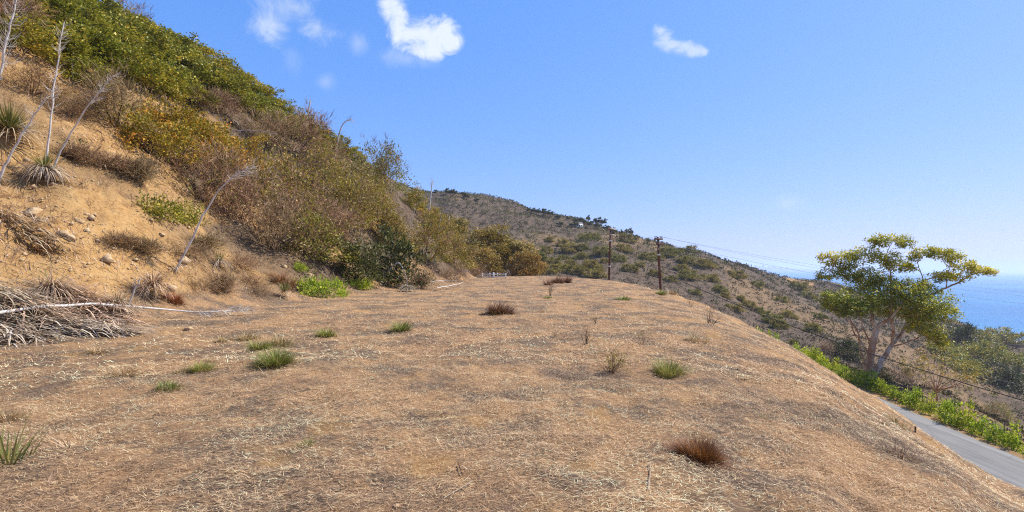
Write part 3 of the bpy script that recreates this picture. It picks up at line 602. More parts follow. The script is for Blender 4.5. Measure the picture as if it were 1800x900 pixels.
# ---------- yuccas ----------
def stalk_path(rng, base, top, bend=0.0, n=14, wob=0.02):
    base, top = np.array(base, float), np.array(top, float); t = np.linspace(0, 1, n)[:, None]; L = np.linalg.norm(top - base)
    p = base + (top - base) * t; side = unit(np.cross(top - base, [0.1, 1, 0.2])); p = p + side * (bend * L * np.sin(t * math.pi) ** 1.3)
    p[1:-1] += rng.normal(0, wob * L * 0.12, (n - 2, 3)); return p
def stalk_mesh(rng, pts, r0, r1, hair_from=0.45, nhair=70, hair=0.35):
    mb = MB(); rad = np.linspace(r0, r1, len(pts)); tube(mb, pts, rad, 7)
    if nhair:                                        # dry flower branchlets along the upper part
        t = hair_from + (1 - hair_from) * rng.random(nhair); i = t * (len(pts) - 1); k = np.minimum(i.astype(int), len(pts) - 2); f = (i - k)[:, None]
        p = pts[k] * (1 - f) + pts[k + 1] * f; ax = unit(pts[k + 1] - pts[k]); d = unit(np.cross(ax, rand_dir(rng, nhair)) + ax * 0.45)
        L = (hair * rng.uniform(0.4, 1, nhair) * (1 - 0.5 * (t - hair_from)))[:, None]; m = p + d * L * 0.6; e = p + d * L + ax * L * 0.35
        prisms(mb, p, m, 0.007, 0.005, 0.5); prisms(mb, m, e, 0.005, 0.003, 0.5)
    return mb
def rosette(seed, parent, r=0.9, n=260, dry=0.8, mat='yucca_dry', up=0.5, z0=0.15, width=0.028, greens=50, gel=(0.5, 1.4)):
    rng = np.random.default_rng(seed); mb = MB()
    az = rng.uniform(0, 6.283, n); el = rng.uniform(-0.15, up, n); P = np.stack([np.cos(az) * 0.08, np.sin(az) * 0.08, z0 + rng.uniform(0, 0.2, n)], 1)
    blades(mb, rng, P, az, el, r * rng.uniform(0.6, 1.15, n), width, rng.uniform(0.5, 1.7, n), np.clip(rng.normal(0.6, 0.25, n), 0, 1), 4)
    mb.build('dry_leaves', M[mat], parent)
    if greens:
        g = MB(); az = rng.uniform(0, 6.283, greens); P = np.stack([np.cos(az) * 0.05, np.sin(az) * 0.05, np.full(greens, z0 + 0.1)], 1)
        blades(g, rng, P, az, rng.uniform(gel[0], gel[1], greens), r * rng.uniform(0.5, 0.85, greens), width * 0.9, rng.uniform(0, 0.35, greens), np.clip(rng.normal(0.6, 0.25, greens), 0, 1), 3)
        g.build('green_leaves', M['yucca_green'], parent)

def tuft(name, x, y, w, h, mat, label, n=160, cat='grass tuft', group=None, droop=0.6, bw=0.006, el=(0.7, 1.5), seed=None, spread=0.35, core=None):
    seq[0] += 1; rng = np.random.default_rng(seed or seq[0] * 7 + 3); mb = MB()
    a = rng.uniform(0, 6.283, n); rr = np.sqrt(rng.random(n)) * w * spread * (1 + 0.45 * np.sin(a * 2 + seq[0]) * np.sin(a * 3 + 2 * seq[0])); P = np.stack([np.cos(a) * rr, np.sin(a) * rr, np.full(n, -0.02)], 1)
    zz = height(x + P[:, 0], y + P[:, 1]) - gz(x, y); P[:, 2] += zz
    az = a + rng.normal(0, 0.7, n); e = rng.uniform(el[0], el[1], n) - (rr / (w * spread + 1e-6)) * 0.35
    blades(mb, rng, P, az, e, h * rng.uniform(0.55, 1.15, n), bw, droop * rng.uniform(0.3, 1.3, n), np.clip(rng.normal(0.5, 0.27, n), 0, 1), 3)
    if cat != 'grass tuft':
        o = mb.build(name, M[mat]); o.location = (x, y, gz(x, y)); return tag(o, label, cat, group)
    o = empty(name, (x, y, gz(x, y))); mb.build('blades', M[mat], o)
    k = max(20, n // 3); a = rng.uniform(0, 6.283, k); rr = np.sqrt(rng.random(k)) * w * spread * 1.5; P = np.stack([np.cos(a) * rr, np.sin(a) * rr, np.zeros(k)], 1)
    P[:, 2] = height(x + P[:, 0], y + P[:, 1]) - gz(x, y); th = MB()
    blades(th, rng, P, a + rng.normal(0, 1.0, k), rng.uniform(0.05, 0.9, k), h * rng.uniform(0.3, 0.8, k), bw, rng.uniform(0.2, 1.0, k), rng.random(k), 2)
    th.build('dead_thatch', M['grass_tan' if mat != 'grass_rust' else 'grass_brown'], o); return tag(o, label, cat, group)

def weed(name, x, y, w, h, label, seed, nst=9, mat='twig', cat='weed', group=None, green=0, lv=3, kids=3, r=0.008, el0=0.45):
    rng = np.random.default_rng(seed); (p0, p1, r0, r1), (tp, td) = branching(rng, nst, h * 0.55, None, lv, kids, 0.6, r, 0.1, 0.16, 3, el0)
    ext = np.percentile(np.hypot(p1[:, 0], p1[:, 1]), 97); top = p1[:, 2].max(); s = np.array([w / 2 / ext, w / 2 / ext, h / top])
    o = empty(name, (x, y, gz(x, y) - 0.01)); mb = MB(); prisms(mb, p0 * s, p1 * s, r0, r1, rng.random(len(p0))); mb.build('stems', M[mat], o)
    if green:
        g = MB(); i = rng.integers(0, len(p1), green); leaves(g, rng, (p1 * s)[i], unit(rand_dir(rng, green) + np.array([0, 0, .6])), 0.05, 0.016, rng.random(green)); g.build('foliage', M['green'] if mat == 'twig' else M['grass_green'], o)
    return tag(o, label, cat, group)

def rock(x, y, w, label, seed, h=0.55, group=None, name='rock'):
    rng = np.random.default_rng(seed); n, k = 9, 14; V = []
    for i in range(n):
        ph = math.pi * i / (n - 1)
        for j in range(k):
            a = 2 * math.pi * j / k; d = np.array([math.sin(ph) * math.cos(a), math.sin(ph) * math.sin(a), math.cos(ph)])
            rr = 1 + 0.7 * float(fbm(d[0] * 1.6 + seed, d[1] * 1.6 + d[2] * 2.1, seed, 4)); V.append(np.round(d * rr * 2.2) / 2.2 * 0.6 + d * rr * 0.4)
    V = np.array(V) * np.array([w / 2, w / 2 * rng.uniform(0.6, 0.9), w / 2 * h])
    f = [[i*k+j, (i+1)*k+j, (i+1)*k+(j+1) % k, i*k+(j+1) % k] for i in range(n-1) for j in range(k)]
    o = MB().add(V, f).build(name, M['rock']); o.location = (x, y, gz(x, y) + w * h * 0.05); o.rotation_euler = (rng.uniform(-.3, .3), rng.uniform(-.3, .3), rng.uniform(0, 6))
    return tag(o, label, 'rock', group)

# ======================= ground cover that nobody could count =======================
def build_straw():
    rng = np.random.default_rng(100); mb = MB()
    def sample(n, rmin, rmax, power):
        r = (rmin ** power + (rmax ** power - rmin ** power) * rng.random(n)) ** (1 / power); th = rng.uniform(-0.98, 0.98, n)
        return np.sin(th) * r, np.cos(th) * r
    for n, r0_, r1_, pw, L0, L1, w0, w1, segs in ((300000, 1.6, 10, 1.2, 0.014, 0.062, 0.002, 0.0044, 1), (220000, 9, 30, 1.0, 0.03, 0.11, 0.006, 0.013, 1), (75000, 28, 74, 1.0, 0.08, 0.24, 0.014, 0.028, 1)):
        x, y = sample(n, r0_, r1_, pw); z = height(x, y); zn = zones(x, y, z)
        mess = fbm(x * 0.6, y * 0.6, 51, 4)
        k = (rng.random(n) < zn[:, 1]) & (rng.random(n) > 0.5 * zn[:, 3]) & (rng.random(n) < np.clip(0.70 + 0.9 * mess + 0.5 * fbm(x * 2.2, y * 2.2, 58, 2), 0.08, 1)); x, y, z, mess = x[k], y[k], z[k], mess[k]; n = len(x)
        nn = slope_normal(x, y)
        az = 0.45 + 1.2 * fbm(x * 0.12, y * 0.12, 52, 2) + rng.normal(0, 0.85, n) - 0.9 * sstep(3, 9, x) + math.pi * (rng.random(n) < 0.5)
        el_g = -(nn[:, 0] * np.cos(az) + nn[:, 1] * np.sin(az)) / nn[:, 2]
        el = np.arctan(el_g) + np.abs(rng.normal(0.06, 0.26, n)); L = rng.uniform(L0, L1, n) * np.where(rng.random(n) < 0.010, 3.6, 1)
        t = np.clip(rng.normal(0.52, 0.22, n) - 0.42 * mess - 0.22 * fbm(x * 1.4, y * 1.4, 53, 3), 0, 0.9)
        P = np.stack([x, y, z + 0.004 + rng.random(n) * 0.022], 1)
        blades(mb, rng, P, az, el, L, rng.uniform(w0, w1, n), rng.uniform(-0.1, 0.7, n), t, segs, 0.6, twist=rng.normal(0, 0.5, n))
    o = mb.build('dry_straw', M['straw']); tag(o, 'cut dry straw lying all over the pad and slope', 'straw', kind='stuff')
build_straw()

def build_litter():
    rng = np.random.default_rng(101); mb = MB(); n = 90000
    r = (9 + (75 - 9) * rng.random(n) ** 1.25); th = rng.uniform(-0.95, 0.02, n); x, y = np.sin(th) * r, np.cos(th) * r; z = height(x, y); zn = zones(x, y, z)
    d = fbm(x * 0.35, y * 0.35, 55, 4); k = (rng.random(n) > zn[:, 1]) & (rng.random(n) < np.clip(0.46 + 1.7 * d + 0.3 * sstep(25, 40, r), 0.04, 1)); x, y, z, r = x[k], y[k], z[k], r[k]; n = len(x)
    nn = slope_normal(x, y); az = rng.uniform(0, 6.283, n); el = np.arctan(-(nn[:, 0] * np.cos(az) + nn[:, 1] * np.sin(az)) / nn[:, 2]) + np.abs(rng.normal(0, 0.35, n))
    blades(mb, rng, np.stack([x, y, z + 0.01], 1), az, el, rng.uniform(0.12, 0.55, n), rng.uniform(0.008, 0.02, n) * np.clip(r / 22, 0.7, 2), rng.uniform(0, 0.9, n), np.clip(rng.normal(0.5, 0.28, n), 0, 1), 2, 0.7)
    o = mb.build('dead_twig_litter', M['litter']); tag(o, 'dead twigs and leaf litter scattered over the orange bank', 'litter', kind='stuff')
build_litter()

def build_dry_grass():
    rng = np.random.default_rng(104); n = 13000; r = 9.5 + 40 * rng.random(n) ** 1.2; th = rng.uniform(-0.9, -0.05, n); x, y = np.sin(th) * r, np.cos(th) * r; z = height(x, y); zn = zones(x, y, z)
    d = fbm(x * 0.28 + 4, y * 0.28, 59, 4); k = (zn[:, 1] < 0.55) & (rng.random(n) < np.clip(0.30 + 1.6 * d, 0.03, 1)); x, y, r = x[k], y[k], r[k]; per = 14; i = np.repeat(np.arange(len(x)), per); n = len(i)
    X = x[i] + rng.normal(0, 0.10, n); Y = y[i] + rng.normal(0, 0.10, n); mb = MB(); ct = rng.random(len(x))[i]
    blades(mb, rng, np.stack([X, Y, height(X, Y) - 0.01], 1), rng.uniform(0, 6.283, n), rng.uniform(0.1, 1.3, n), rng.uniform(0.10, 0.34, n), 0.007 * np.clip(r[i] / 14, 0.9, 2.5), rng.uniform(0.2, 1.2, n), np.clip(ct * 0.7 + rng.normal(0.15, 0.2, n), 0, 1), 2)
    o = mb.build('dry_bank_grass', M['grass_mix']); tag(o, 'patchy dead grass and stubble on the orange bank', 'dry grass', kind='stuff')
build_dry_grass()

def bush_mass(name, label, seed, x, y, size, per, leaf, tint):
    rng = np.random.default_rng(seed); n = len(x); mb = MB(); z = height(x, y)
    d = rand_dir(rng, n * per); d[:, 2] = np.abs(d[:, 2]); i = np.repeat(np.arange(n), per); s = size[i][:, None]
    P = np.stack([x, y, z], 1)[i] + d * s * np.array([0.5, 0.5, 0.42]) * (0.45 + 0.6 * rng.random((n * per, 1)))
    D = unit(d + rand_dir(rng, n * per) * 0.9); L = leaf * size[i] * rng.uniform(0.6, 1.3, n * per)
    leaves(mb, rng, P, D, L, L * 0.55, np.clip(tint[i] + rng.normal(0, 0.07, n * per), 0, 1))
    return tag(mb.build(name, M['scrub']), label, 'scrub', kind='stuff')
def build_scrub():
    rng = np.random.default_rng(102)
    n = 30000; r = 92 * (470 / 92) ** rng.random(n) ; r = np.where(rng.random(n) < 0.45, np.sqrt(rng.uniform(110 ** 2, 440 ** 2, n)), r); th = rng.uniform(-0.22, 0.86, n)
    x, y = np.sin(th) * r, np.cos(th) * r; z = height(x, y); zn = zones(x, y, z); d = fbm(x * 0.03, y * 0.03, 56, 4)
    k = (z > -54.5) & (rng.random(n) > zn[:, 0] * 0.85) & (rng.random(n) < np.clip(0.9 + 0.7 * d, 0.35, 1)); x, y, r, th = x[k], y[k], r[k], th[k]; n = len(x)
    g = fbm(x * 0.018 + 3, y * 0.018, 57, 4); gm = sstep(0.15, 0.45, g + 0.25 * sstep(0.3, 0.05, th) + 0.22 * sstep(0.62, 0.72, th))
    t = np.where(rng.random(n) < 0.10 + 0.62 * gm, rng.uniform(0.66, 1.0, n), rng.uniform(0.05, 0.66, n))
    bush_mass('chaparral', 'grey brown chaparral covering the far hills', 1, x, y, rng.uniform(0.7, 2.3, n) * np.clip(r / 260, 0.6, 1.2), 10, 0.39, t)
    n = 2600; r = np.sqrt(rng.uniform(20 ** 2, 112 ** 2, n)); th = rng.uniform(-0.9, -0.03, n); x, y = np.sin(th) * r, np.cos(th) * r; z = height(x, y); zn = zones(x, y, z)
    k = (zn[:, 1] < 0.1) & (rng.random(n) > 1.3 * zn[:, 0]); x, y = x[k], y[k]; n = len(x); t = np.where(rng.random(n) < 0.22, rng.uniform(0.72, 1.0, n), rng.uniform(0.05, 0.6, n))
    bush_mass('hillside_undergrowth', 'low dry undergrowth between the shrubs of the steep hill', 3, x, y, rng.uniform(0.4, 1.3, n), 46, 0.11, t)
    n = 3800; r = np.sqrt(rng.uniform(40 ** 2, 112 ** 2, n)); th = rng.uniform(-0.08, 0.86, n); x, y = np.sin(th) * r, np.cos(th) * r; z = height(x, y); zn = zones(x, y, z)
    k = (zn[:, 1] < 0.15) & (x - road_x(y) > np.where(y < 75, 5.2, -400)) & (rng.random(n) > 0.35 * zn[:, 0]) & (x > -4); x, y = x[k], y[k]; n = len(x)
    t = np.where(rng.random(n) < 0.10, rng.uniform(0.72, 1.0, n), rng.uniform(0.1, 0.66, n))
    bush_mass('ravine_scrub', 'low grey scrub on the ravine side beyond the road', 2, x, y, rng.uniform(0.4, 1.3, n), 42, 0.2, t)
build_scrub()

def build_clods():
    rng = np.random.default_rng(103); n = 17000; r = 10 + 24 * rng.random(n) ** 1.3; th = rng.uniform(-0.9, -0.2, n); x, y = np.sin(th) * r, np.cos(th) * r; z = height(x, y); zn = zones(x, y, z)
    k = (rng.random(n) < zn[:, 0]) & (rng.random(n) < np.clip(0.45 + 1.6 * fbm(x * 0.5, y * 0.5, 71, 3), 0.03, 1)); x, y, z = x[k], y[k], z[k]; n = len(x)
    s = 0.02 * np.exp(rng.normal(0, 0.7, n)); O = np.array([[1, 0, 0], [-1, 0, 0], [0, 1, 0], [0, -1, 0], [0, 0, 0.8], [0, 0, -0.8]], float)
    V = (O[None] * rng.uniform(0.6, 1.4, (n, 6, 3)) + rng.normal(0, 0.15, (n, 6, 3))) * s[:, None, None]; a = rng.uniform(0, 6.28, n); c, q = np.cos(a)[:, None], np.sin(a)[:, None]
    V = np.stack([V[..., 0] * c - V[..., 1] * q, V[..., 0] * q + V[..., 1] * c, V[..., 2]], -1) + np.stack([x, y, z + s * 0.3], 1)[:, None]
    F_ = np.array([[0, 2, 4], [2, 1, 4], [1, 3, 4], [3, 0, 4], [2, 0, 5], [1, 2, 5], [3, 1, 5], [0, 3, 5]])
    o = MB().add(V.reshape(-1, 3), (np.arange(n)[:, None, None] * 6 + F_[None]).reshape(-1, 3)).build('soil_clods', M['rock']); tag(o, 'small crumbled clods and pebbles on the orange bank', 'clods', kind='stuff')
build_clods()

# ======================= plants of the hillside =======================
G1 = 'green shrubs of the thicket along the hill crest'
for i, (x, y, w) in enumerate(((-39.86, 49.10, 4.06), (-40.08, 51.91, 4.30), (-39.74, 54.24, 4.37), (-40.41, 58.79, 4.60), (-38.71, 59.75, 4.54), (-33.58, 55.20, 4.07), (-33.30, 58.54, 4.05), (-28.20, 53.30, 3.57), (-26.01, 52.75, 3.30), (-23.31, 51.15, 3.08), (-21.78, 52.06, 2.90), (-20.85, 54.56, 2.92), (-21.36, 61.70, 3.03), (-22.18, 70.50, 3.14))):
    shrub('leafy_shrub', 'green', x, y, w * 1.12, w * 0.52, f'{nth(i)} green shrub down the hill skyline, counted from the top of the picture', G1)
for i, (x, y, w) in enumerate(((-26.76, 26.85, 2.85), (-26.99, 28.60, 2.94), (-26.36, 29.40, 2.96), (-30.12, 35.42, 3.49), (-30.46, 37.83, 3.64), (-30.49, 39.94, 3.75), (-30.43, 42.10, 3.86), (-29.90, 44.06, 3.94), (-28.41, 44.44, 3.77), (-25.17, 41.98, 3.37), (-23.40, 41.79, 3.27), (-23.30, 44.77, 3.10), (-21.89, 45.30, 2.83), (-20.82, 46.92, 2.72), (-19.69, 49.39, 2.75))):
    shrub('leafy_shrub', 'green', x, y, w * 1.1, w * 0.6, f'{nth(i)} green shrub in the row just below the skyline shrubs, counted from the picture edge', G1)
for i, (x, y, w) in enumerate(((-22.55, 23.33, 2.35), (-23.36, 25.58, 2.52), (-23.45, 27.45, 2.82), (-22.68, 28.26, 2.90), (-22.33, 29.75, 2.99), (-22.52, 32.01, 3.00), (-23.08, 35.11, 3.06), (-21.70, 25.77, 2.01))):
    shrub('leafy_shrub', 'green', x, y, w * 1.1, w * 0.62, f'{nth(i)} green shrub along the lower edge of the thicket, counted from the picture edge', G1)

S = [
 ('leafy_shrub', 'golden', -17.68, 25.29, 3.38, .62, 'olive gold shrub with browning leaves, near end of the golden patch'),
 ('leafy_shrub', 'golden', -17.89, 28.81, 4.17, .62, 'orange tinged golden shrub in the middle of the golden patch'),
 ('leafy_shrub', 'golden', -17.62, 32.01, 3.39, .6, 'smaller golden shrub at the far end of the golden patch'),
 ('leafy_shrub', 'golden', -19.00, 28.26, 3.47, .55, 'golden green shrub at the top of the golden patch'),
 ('bare_shrub', 'bare', -18.90, 24.27, 3.38, .72, 'large leafless brown shrub behind the tall leaning yucca stalk'),
 ('bare_shrub', 'bare', -40.08, 52.68, 4.12, .8, 'bare dark tree-like shrub standing against the sky on the hill crest'),
 ('bare_shrub', 'bare', -23.26, 23.50, 2.89, .7, 'leafless grey shrub high in the corner of the hill'),
 ('bare_shrub', 'bare', -15.99, 26.15, 4.37, .62, 'silvery leafless shrub below the golden patch'),
 ('dry_bush', 'grey_bush', -15.39, 21.06, 1.22, .85, 'small round grey dry bush above the orange bank'),
 ('dry_bush', 'grey_bush', -22.23, 35.99, 2.33, .6, 'low smooth grey bush between the golden patch and the crest thicket'),
 ('dry_bush', 'grey_bush', -22.37, 38.67, 2.37, .6, 'grey feathery bush beside the pale dead yucca under the crest'),
 ('dry_bush', 'deadleaf', -16.48, 20.06, 1.34, .62, 'small reddish dry bush beside the big yucca rosette'),
 ('bare_shrub', 'bare', -19.40, 40.23, 4.48, .62, 'purple grey leafless shrub under the crest, nearest the golden patch'),
 ('bare_shrub', 'bare', -18.12, 43.10, 5.28, .7, 'purple grey leafless shrub in the middle of the slope below the crest'),
 ('bare_shrub', 'bare', -16.83, 46.17, 4.11, .6, 'grey leafless shrub below the curved yucca stalk on the crest'),
 ('bare_shrub', 'olive', -15.78, 61.70, 5.36, .95, 'tall wispy shrub standing out against the sky near the hill end'),
 ('dry_shrub', 'deadleaf', -14.10, 26.93, 3.59, .72, 'brown shrub with dead leaves behind the curved leaning stalk'),
 ('olive_shrub', 'olive', -14.85, 32.63, 4.36, .8, 'brownish olive shrub high in the brown thicket'),
 ('dry_shrub', 'deadleaf', -12.28, 26.62, 3.55, .72, 'brown dead-leaved shrub above the yellow soil cut'),
 ('olive_shrub', 'olive', -10.88, 28.39, 3.78, .66, 'dull olive tangled shrub beside the dark green bush'),
 ('bare_shrub', 'bare', -12.28, 30.64, 4.43, .62, 'grey tangle of bare twigs in the middle of the brown thicket'),
 ('bare_shrub', 'bare', -10.98, 34.04, 3.78, .6, 'silver grey bare shrub above the dark green bush'),
 ('bare_shrub', 'bare', -15.05, 27.01, 2.70, .66, 'bare dark-stemmed shrub beside the tip of the leaning stalk'),
 ('olive_shrub', 'olive', -15.05, 39.59, 4.85, .7, 'olive yellow shrub high on the slope under the curved stalk'),
 ('olive_shrub', 'olive', -13.99, 43.86, 4.39, .7, 'olive shrub just under the crest near the wispy shrub'),
 ('olive_shrub', 'olive', -12.07, 36.10, 4.42, .7, 'olive green shrub in the heart of the big thicket'),
 ('olive_shrub', 'olive', -10.80, 39.53, 4.40, .75, 'yellow green shrub beside the bare red soil scar'),
 ('olive_shrub', 'olive', -12.83, 45.90, 3.58, .6, 'small olive shrub above the red soil scar'),
 ('olive_shrub', 'olive', -9.29, 39.76, 3.54, .8, 'olive shrub just above the dark green bush by the broken stalk'),
 ('dark_bush', 'dark', -9.04, 29.66, 3.03, .66, 'dark green glossy bush at the slope foot, nearer of two'),
 ('dark_bush', 'dark', -7.83, 33.35, 3.89, .82, 'big dark green glossy bush behind the broken yucca stalk'),
 ('leafy_shrub', 'golden', -13.58, 71.33, 3.97, .75, 'golden green shrub on the skyline at the end of the hill'),
 ('leafy_shrub', 'golden', -10.80, 67.57, 3.46, .7, 'small golden shrub stepping down from the hill end'),
 ('olive_shrub', 'olive', -7.57, 46.10, 4.10, .85, 'yellow olive shrub around the tall pale stalk at the hill foot'),
 ('olive_shrub', 'olive', -6.07, 54.80, 4.26, .8, 'last olive shrub at the foot of the hill before the fence'),
 ('olive_shrub', 'olive', -9.22, 66.20, 4.42, .7, 'olive shrub between the hill end and the golden trees'),
 ('dry_shrub', 'deadleaf', -5.64, 32.96, 2.56, .5, 'low grey brown brush at the pad edge beyond the broken stalk'),
 ('dry_shrub', 'deadleaf', -5.29, 45.63, 3.34, .45, 'low brown brush at the pad edge by the fallen pale sticks'),
 ('dry_shrub', 'deadleaf', -4.76, 63.45, 2.82, .5, 'low brown brush closest to the white rail fence'),
 ('green_herb', 'low_bright', -8.90, 24.23, 2.26, .32, 'bright green leafy patch at the foot of the slope'),
 ('green_herb', 'low_bright', -10.61, 25.70, 0.68, .5, 'tiny bright green sprout above the bright green patch'),
 ('green_herb', 'low_bright', -8.62, 28.85, 1.28, .35, 'small bright green runner at the edge of the dark bush'),
 ('leafy_bush', 'low_dark', -13.36, 19.51, 1.52, .5, 'fresh green bush on the orange bank, nearer of two'),
 ('leafy_bush', 'low_dark', -14.00, 21.75, 1.45, .5, 'fresh green bush on the orange bank under the silvery shrub'),
 ('dry_bush', 'grey_bush', -10.62, 19.06, 1.06, .62, 'dark grey dry clump at the toe of the bank'),
 ('dry_bush', 'deadleaf', -10.13, 20.57, 1.05, .45, 'small rusty dry bush at the toe of the bank'),
 ('dry_bush', 'deadleaf', -11.03, 17.92, 0.99, .35, 'low brown dry bush right of the leaning stalk foot'),
 ('dry_bush', 'deadleaf', -19.57, 22.39, 2.00, .45, 'flat brown brush between the two white stalks'),
 ('dry_bush', 'bare', -20.73, 21.87, 2.69, .4, 'spreading grey twigs below the thicket at the picture edge'),
 ('dry_bush', 'bare', -19.60, 23.64, 2.37, .45, 'low grey twigs under the big leafless brown shrub'),
 ('dry_bush', 'grey_bush', -16.91, 19.65, 1.31, .4, 'flat grey brush right behind the big yucca'),
 ('dry_bush', 'grey_bush', -16.20, 20.87, 1.63, .35, 'flat brown brush between the reddish bush and the round grey bush'),
 ('dry_bush', 'bare', -18.05, 24.81, 2.49, .45, 'low bare twigs at the near foot of the golden patch'),
 ('dry_bush', 'deadleaf', -12.14, 19.17, 1.70, .3, 'flat brown litter bush above the foot of the leaning stalk'),
 ('dry_bush', 'deadleaf', -11.76, 22.07, 1.96, .35, 'brown dry bush hanging over the yellow soil cut'),
 ('dry_bush', 'grey_bush', -12.44, 20.72, 1.38, .45, 'grey dry bush beside the leaning stalk on the bank'),
 ('dry_bush', 'deadleaf', -10.80, 21.18, 1.41, .35, 'rusty low bush between the toe clump and the dark spiky clump'),
 ('dry_bush', 'grey_bush', -12.52, 16.32, 1.09, .35, 'flat grey brush heap across the orange bank'),
 ('dry_bush', 'grey_bush', -12.17, 16.98, 1.13, .4, 'flat dark brush on the bank uphill of the upright yucca'),
]
for name, kd, x, y, w, asp, label in S:
    shrub(name, kd, x, y, w, w * asp, label, 'shrubs of the left hillside', 'bush' if 'bush' in name else ('herb' if 'herb' in name else 'shrub'))

# ---------- yuccas and their stalks ----------
def yucca(x, y, r, label, seed, **k):
    o = empty('yucca', (x, y, gz(x, y))); rosette(seed, o, r, **k); return tag(o, label, 'yucca', 'yuccas of the hillside')
def add_stalk(root, pts, r0, r1, seed, label=None, **k):
    rng = np.random.default_rng(seed); P = np.array(pts, float) - np.array(root.location); t = np.linspace(0, 1, len(P)); tt = np.linspace(0, 1, 16)
    Q = np.stack([np.interp(tt, t, P[:, i]) for i in range(3)], 1)
    for _ in range(2): Q[1:-1] = (Q[:-2] + 2 * Q[1:-1] + Q[2:]) / 4
    Q[1:-1] += rng.normal(0, 0.012, Q[1:-1].shape)
    s = stalk_mesh(rng, Q, r0 * 0.75, r1 * 0.75, **k).build('stalk', M['stalk'], root, smooth=True)
    if label: s['label'] = label
    return s
def lone_stalk(pts, r0, r1, label, seed, **k):
    x, y, z = pts[0]; o = empty('yucca_stalk', (x, y, z)); add_stalk(o, pts, r0, r1, seed, **k)
    rosette(seed + 500, o, 0.38, 60, greens=0, z0=0.02, width=0.02); return tag(o, label, 'yucca stalk', 'dead yucca stalks on the slope')

yx = yucca(-15.95, 17.35, 1.05, 'big shaggy yucca with pale drooping dry leaves and two white stalks', 701, n=420, greens=90, z0=0.35)
add_stalk(yx, [(-16.26, 17.77, 4.47), (-16.27, 17.77, 4.91), (-16.09, 17.77, 6.90), (-15.97, 17.77, 8.50), (-15.76, 17.77, 9.94)], 0.055, 0.018, 1, 'upright white stalk', nhair=90, hair=0.42)
add_stalk(yx, [(-16.16, 17.92, 4.50), (-16.10, 17.92, 5.04), (-15.45, 17.92, 6.26), (-14.78, 17.92, 7.33), (-14.10, 17.92, 8.14)], 0.05, 0.018, 2, 'leaning white stalk', nhair=60, hair=0.4, hair_from=0.7)
y2 = yucca(-17.52, 17.71, 1.5, 'green spiky yucca at the picture edge behind the grey stalk', 702, n=200, mat='yucca_grey', greens=420, gel=(0.0, 1.4), z0=0.45)
lone_stalk([(-16.36, 16.22, 4.03), (-16.09, 16.22, 4.71), (-15.52, 16.22, 5.80), (-14.88, 16.22, 6.77)], 0.06, 0.02, 'grey dead stalk leaning across the green yucca at the picture edge', 703, nhair=40, hair=0.4, hair_from=0.6)
lone_stalk([(-21.11, 20.90, 8.96), (-20.96, 20.90, 10.14), (-20.67, 20.90, 11.55), (-20.43, 20.90, 12.97)], 0.07, 0.03, 'grey dead stalk with many side twigs in the upper corner', 704, nhair=140, hair=0.9, hair_from=0.1)
lone_stalk([(-21.89, 25.25, 10.52), (-21.93, 25.25, 11.09), (-21.89, 25.25, 11.52)], 0.04, 0.015, 'short stub of a dead stalk at the lower edge of the thicket', 705, nhair=14, hair=0.3)
lone_stalk([(-11.62, 17.71, 1.30), (-11.04, 17.71, 2.50), (-10.57, 17.71, 3.56), (-9.99, 17.71, 4.36), (-9.51, 17.71, 4.74), (-9.00, 17.71, 4.94)], 0.05, 0.016, 'curved grey stalk leaning over the slope foot with a feathery tip', 706, nhair=60, hair=0.38, hair_from=0.66)
lone_stalk([(-18.21, 51.68, 11.68), (-17.90, 51.68, 13.47), (-17.59, 51.68, 15.16), (-17.14, 51.68, 15.92), (-16.45, 51.68, 16.10)], 0.11, 0.06, 'pale curved yucca stalk with nodding tip against the sky', 707, nhair=30, hair=0.8, hair_from=0.8)
lone_stalk([(-20.75, 50.19, 13.71), (-20.45, 50.19, 15.51), (-20.05, 50.19, 17.54)], 0.12, 0.07, 'straight pale yucca stalk on the hill crest against the sky', 708, nhair=26, hair=0.8, hair_from=0.7)
lone_stalk([(-13.39, 81.87, 9.32), (-13.16, 81.87, 12.33), (-12.93, 81.87, 14.80)], 0.17, 0.10, 'straight stalk with a tufted head beyond the hill end', 709, nhair=46, hair=0.9, hair_from=0.8)
lone_stalk([(-7.02, 46.24, 1.38), (-6.80, 46.24, 3.34), (-6.48, 46.24, 5.91)], 0.09, 0.05, 'long thin pale stalk rising from the olive shrub at the hill foot', 710, nhair=24, hair=0.5, hair_from=0.5)
lone_stalk([(-8.67, 68.27, 4.14), (-8.55, 68.27, 6.04), (-8.43, 68.27, 7.94)], 0.12, 0.06, 'thin stalk in front of the golden trees', 711, nhair=10, hair=0.5, hair_from=0.6)
lone_stalk([(-14.04, 59.14, 8.46), (-14.45, 59.14, 9.44), (-15.12, 59.14, 10.29)], 0.06, 0.04, 'short white leaning stick above the red soil scar', 712, nhair=6, hair=0.5)
lone_stalk([(-14.93, 75.64, 10.73), (-14.70, 75.64, 12.25), (-15.62, 75.64, 11.73), (-16.20, 75.64, 11.38)], 0.06, 0.035, 'snapped white stalk bent over on the hill end', 713, nhair=4, hair=0.4)
lone_stalk([(-9.63, 46.99, 3.59), (-9.44, 46.99, 4.64), (-8.95, 46.99, 6.68)], 0.05, 0.03, 'thin pale stalk on the red soil scar', 714, nhair=10, hair=0.5)
yb = yucca(-6.12, 30.10, 0.75, 'pale dry yucca at the pad edge with a snapped stalk folded over', 720, n=150, greens=0, width=0.04)
add_stalk(yb, [(-6.52, 32.44, 0.01), (-6.76, 32.44, 1.02), (-7.13, 32.44, 1.77), (-7.56, 32.44, 1.44), (-8.19, 32.44, 0.64), (-8.75, 32.44, -0.09)], 0.05, 0.022, 21, 'snapped stalk', nhair=10, hair=0.3)
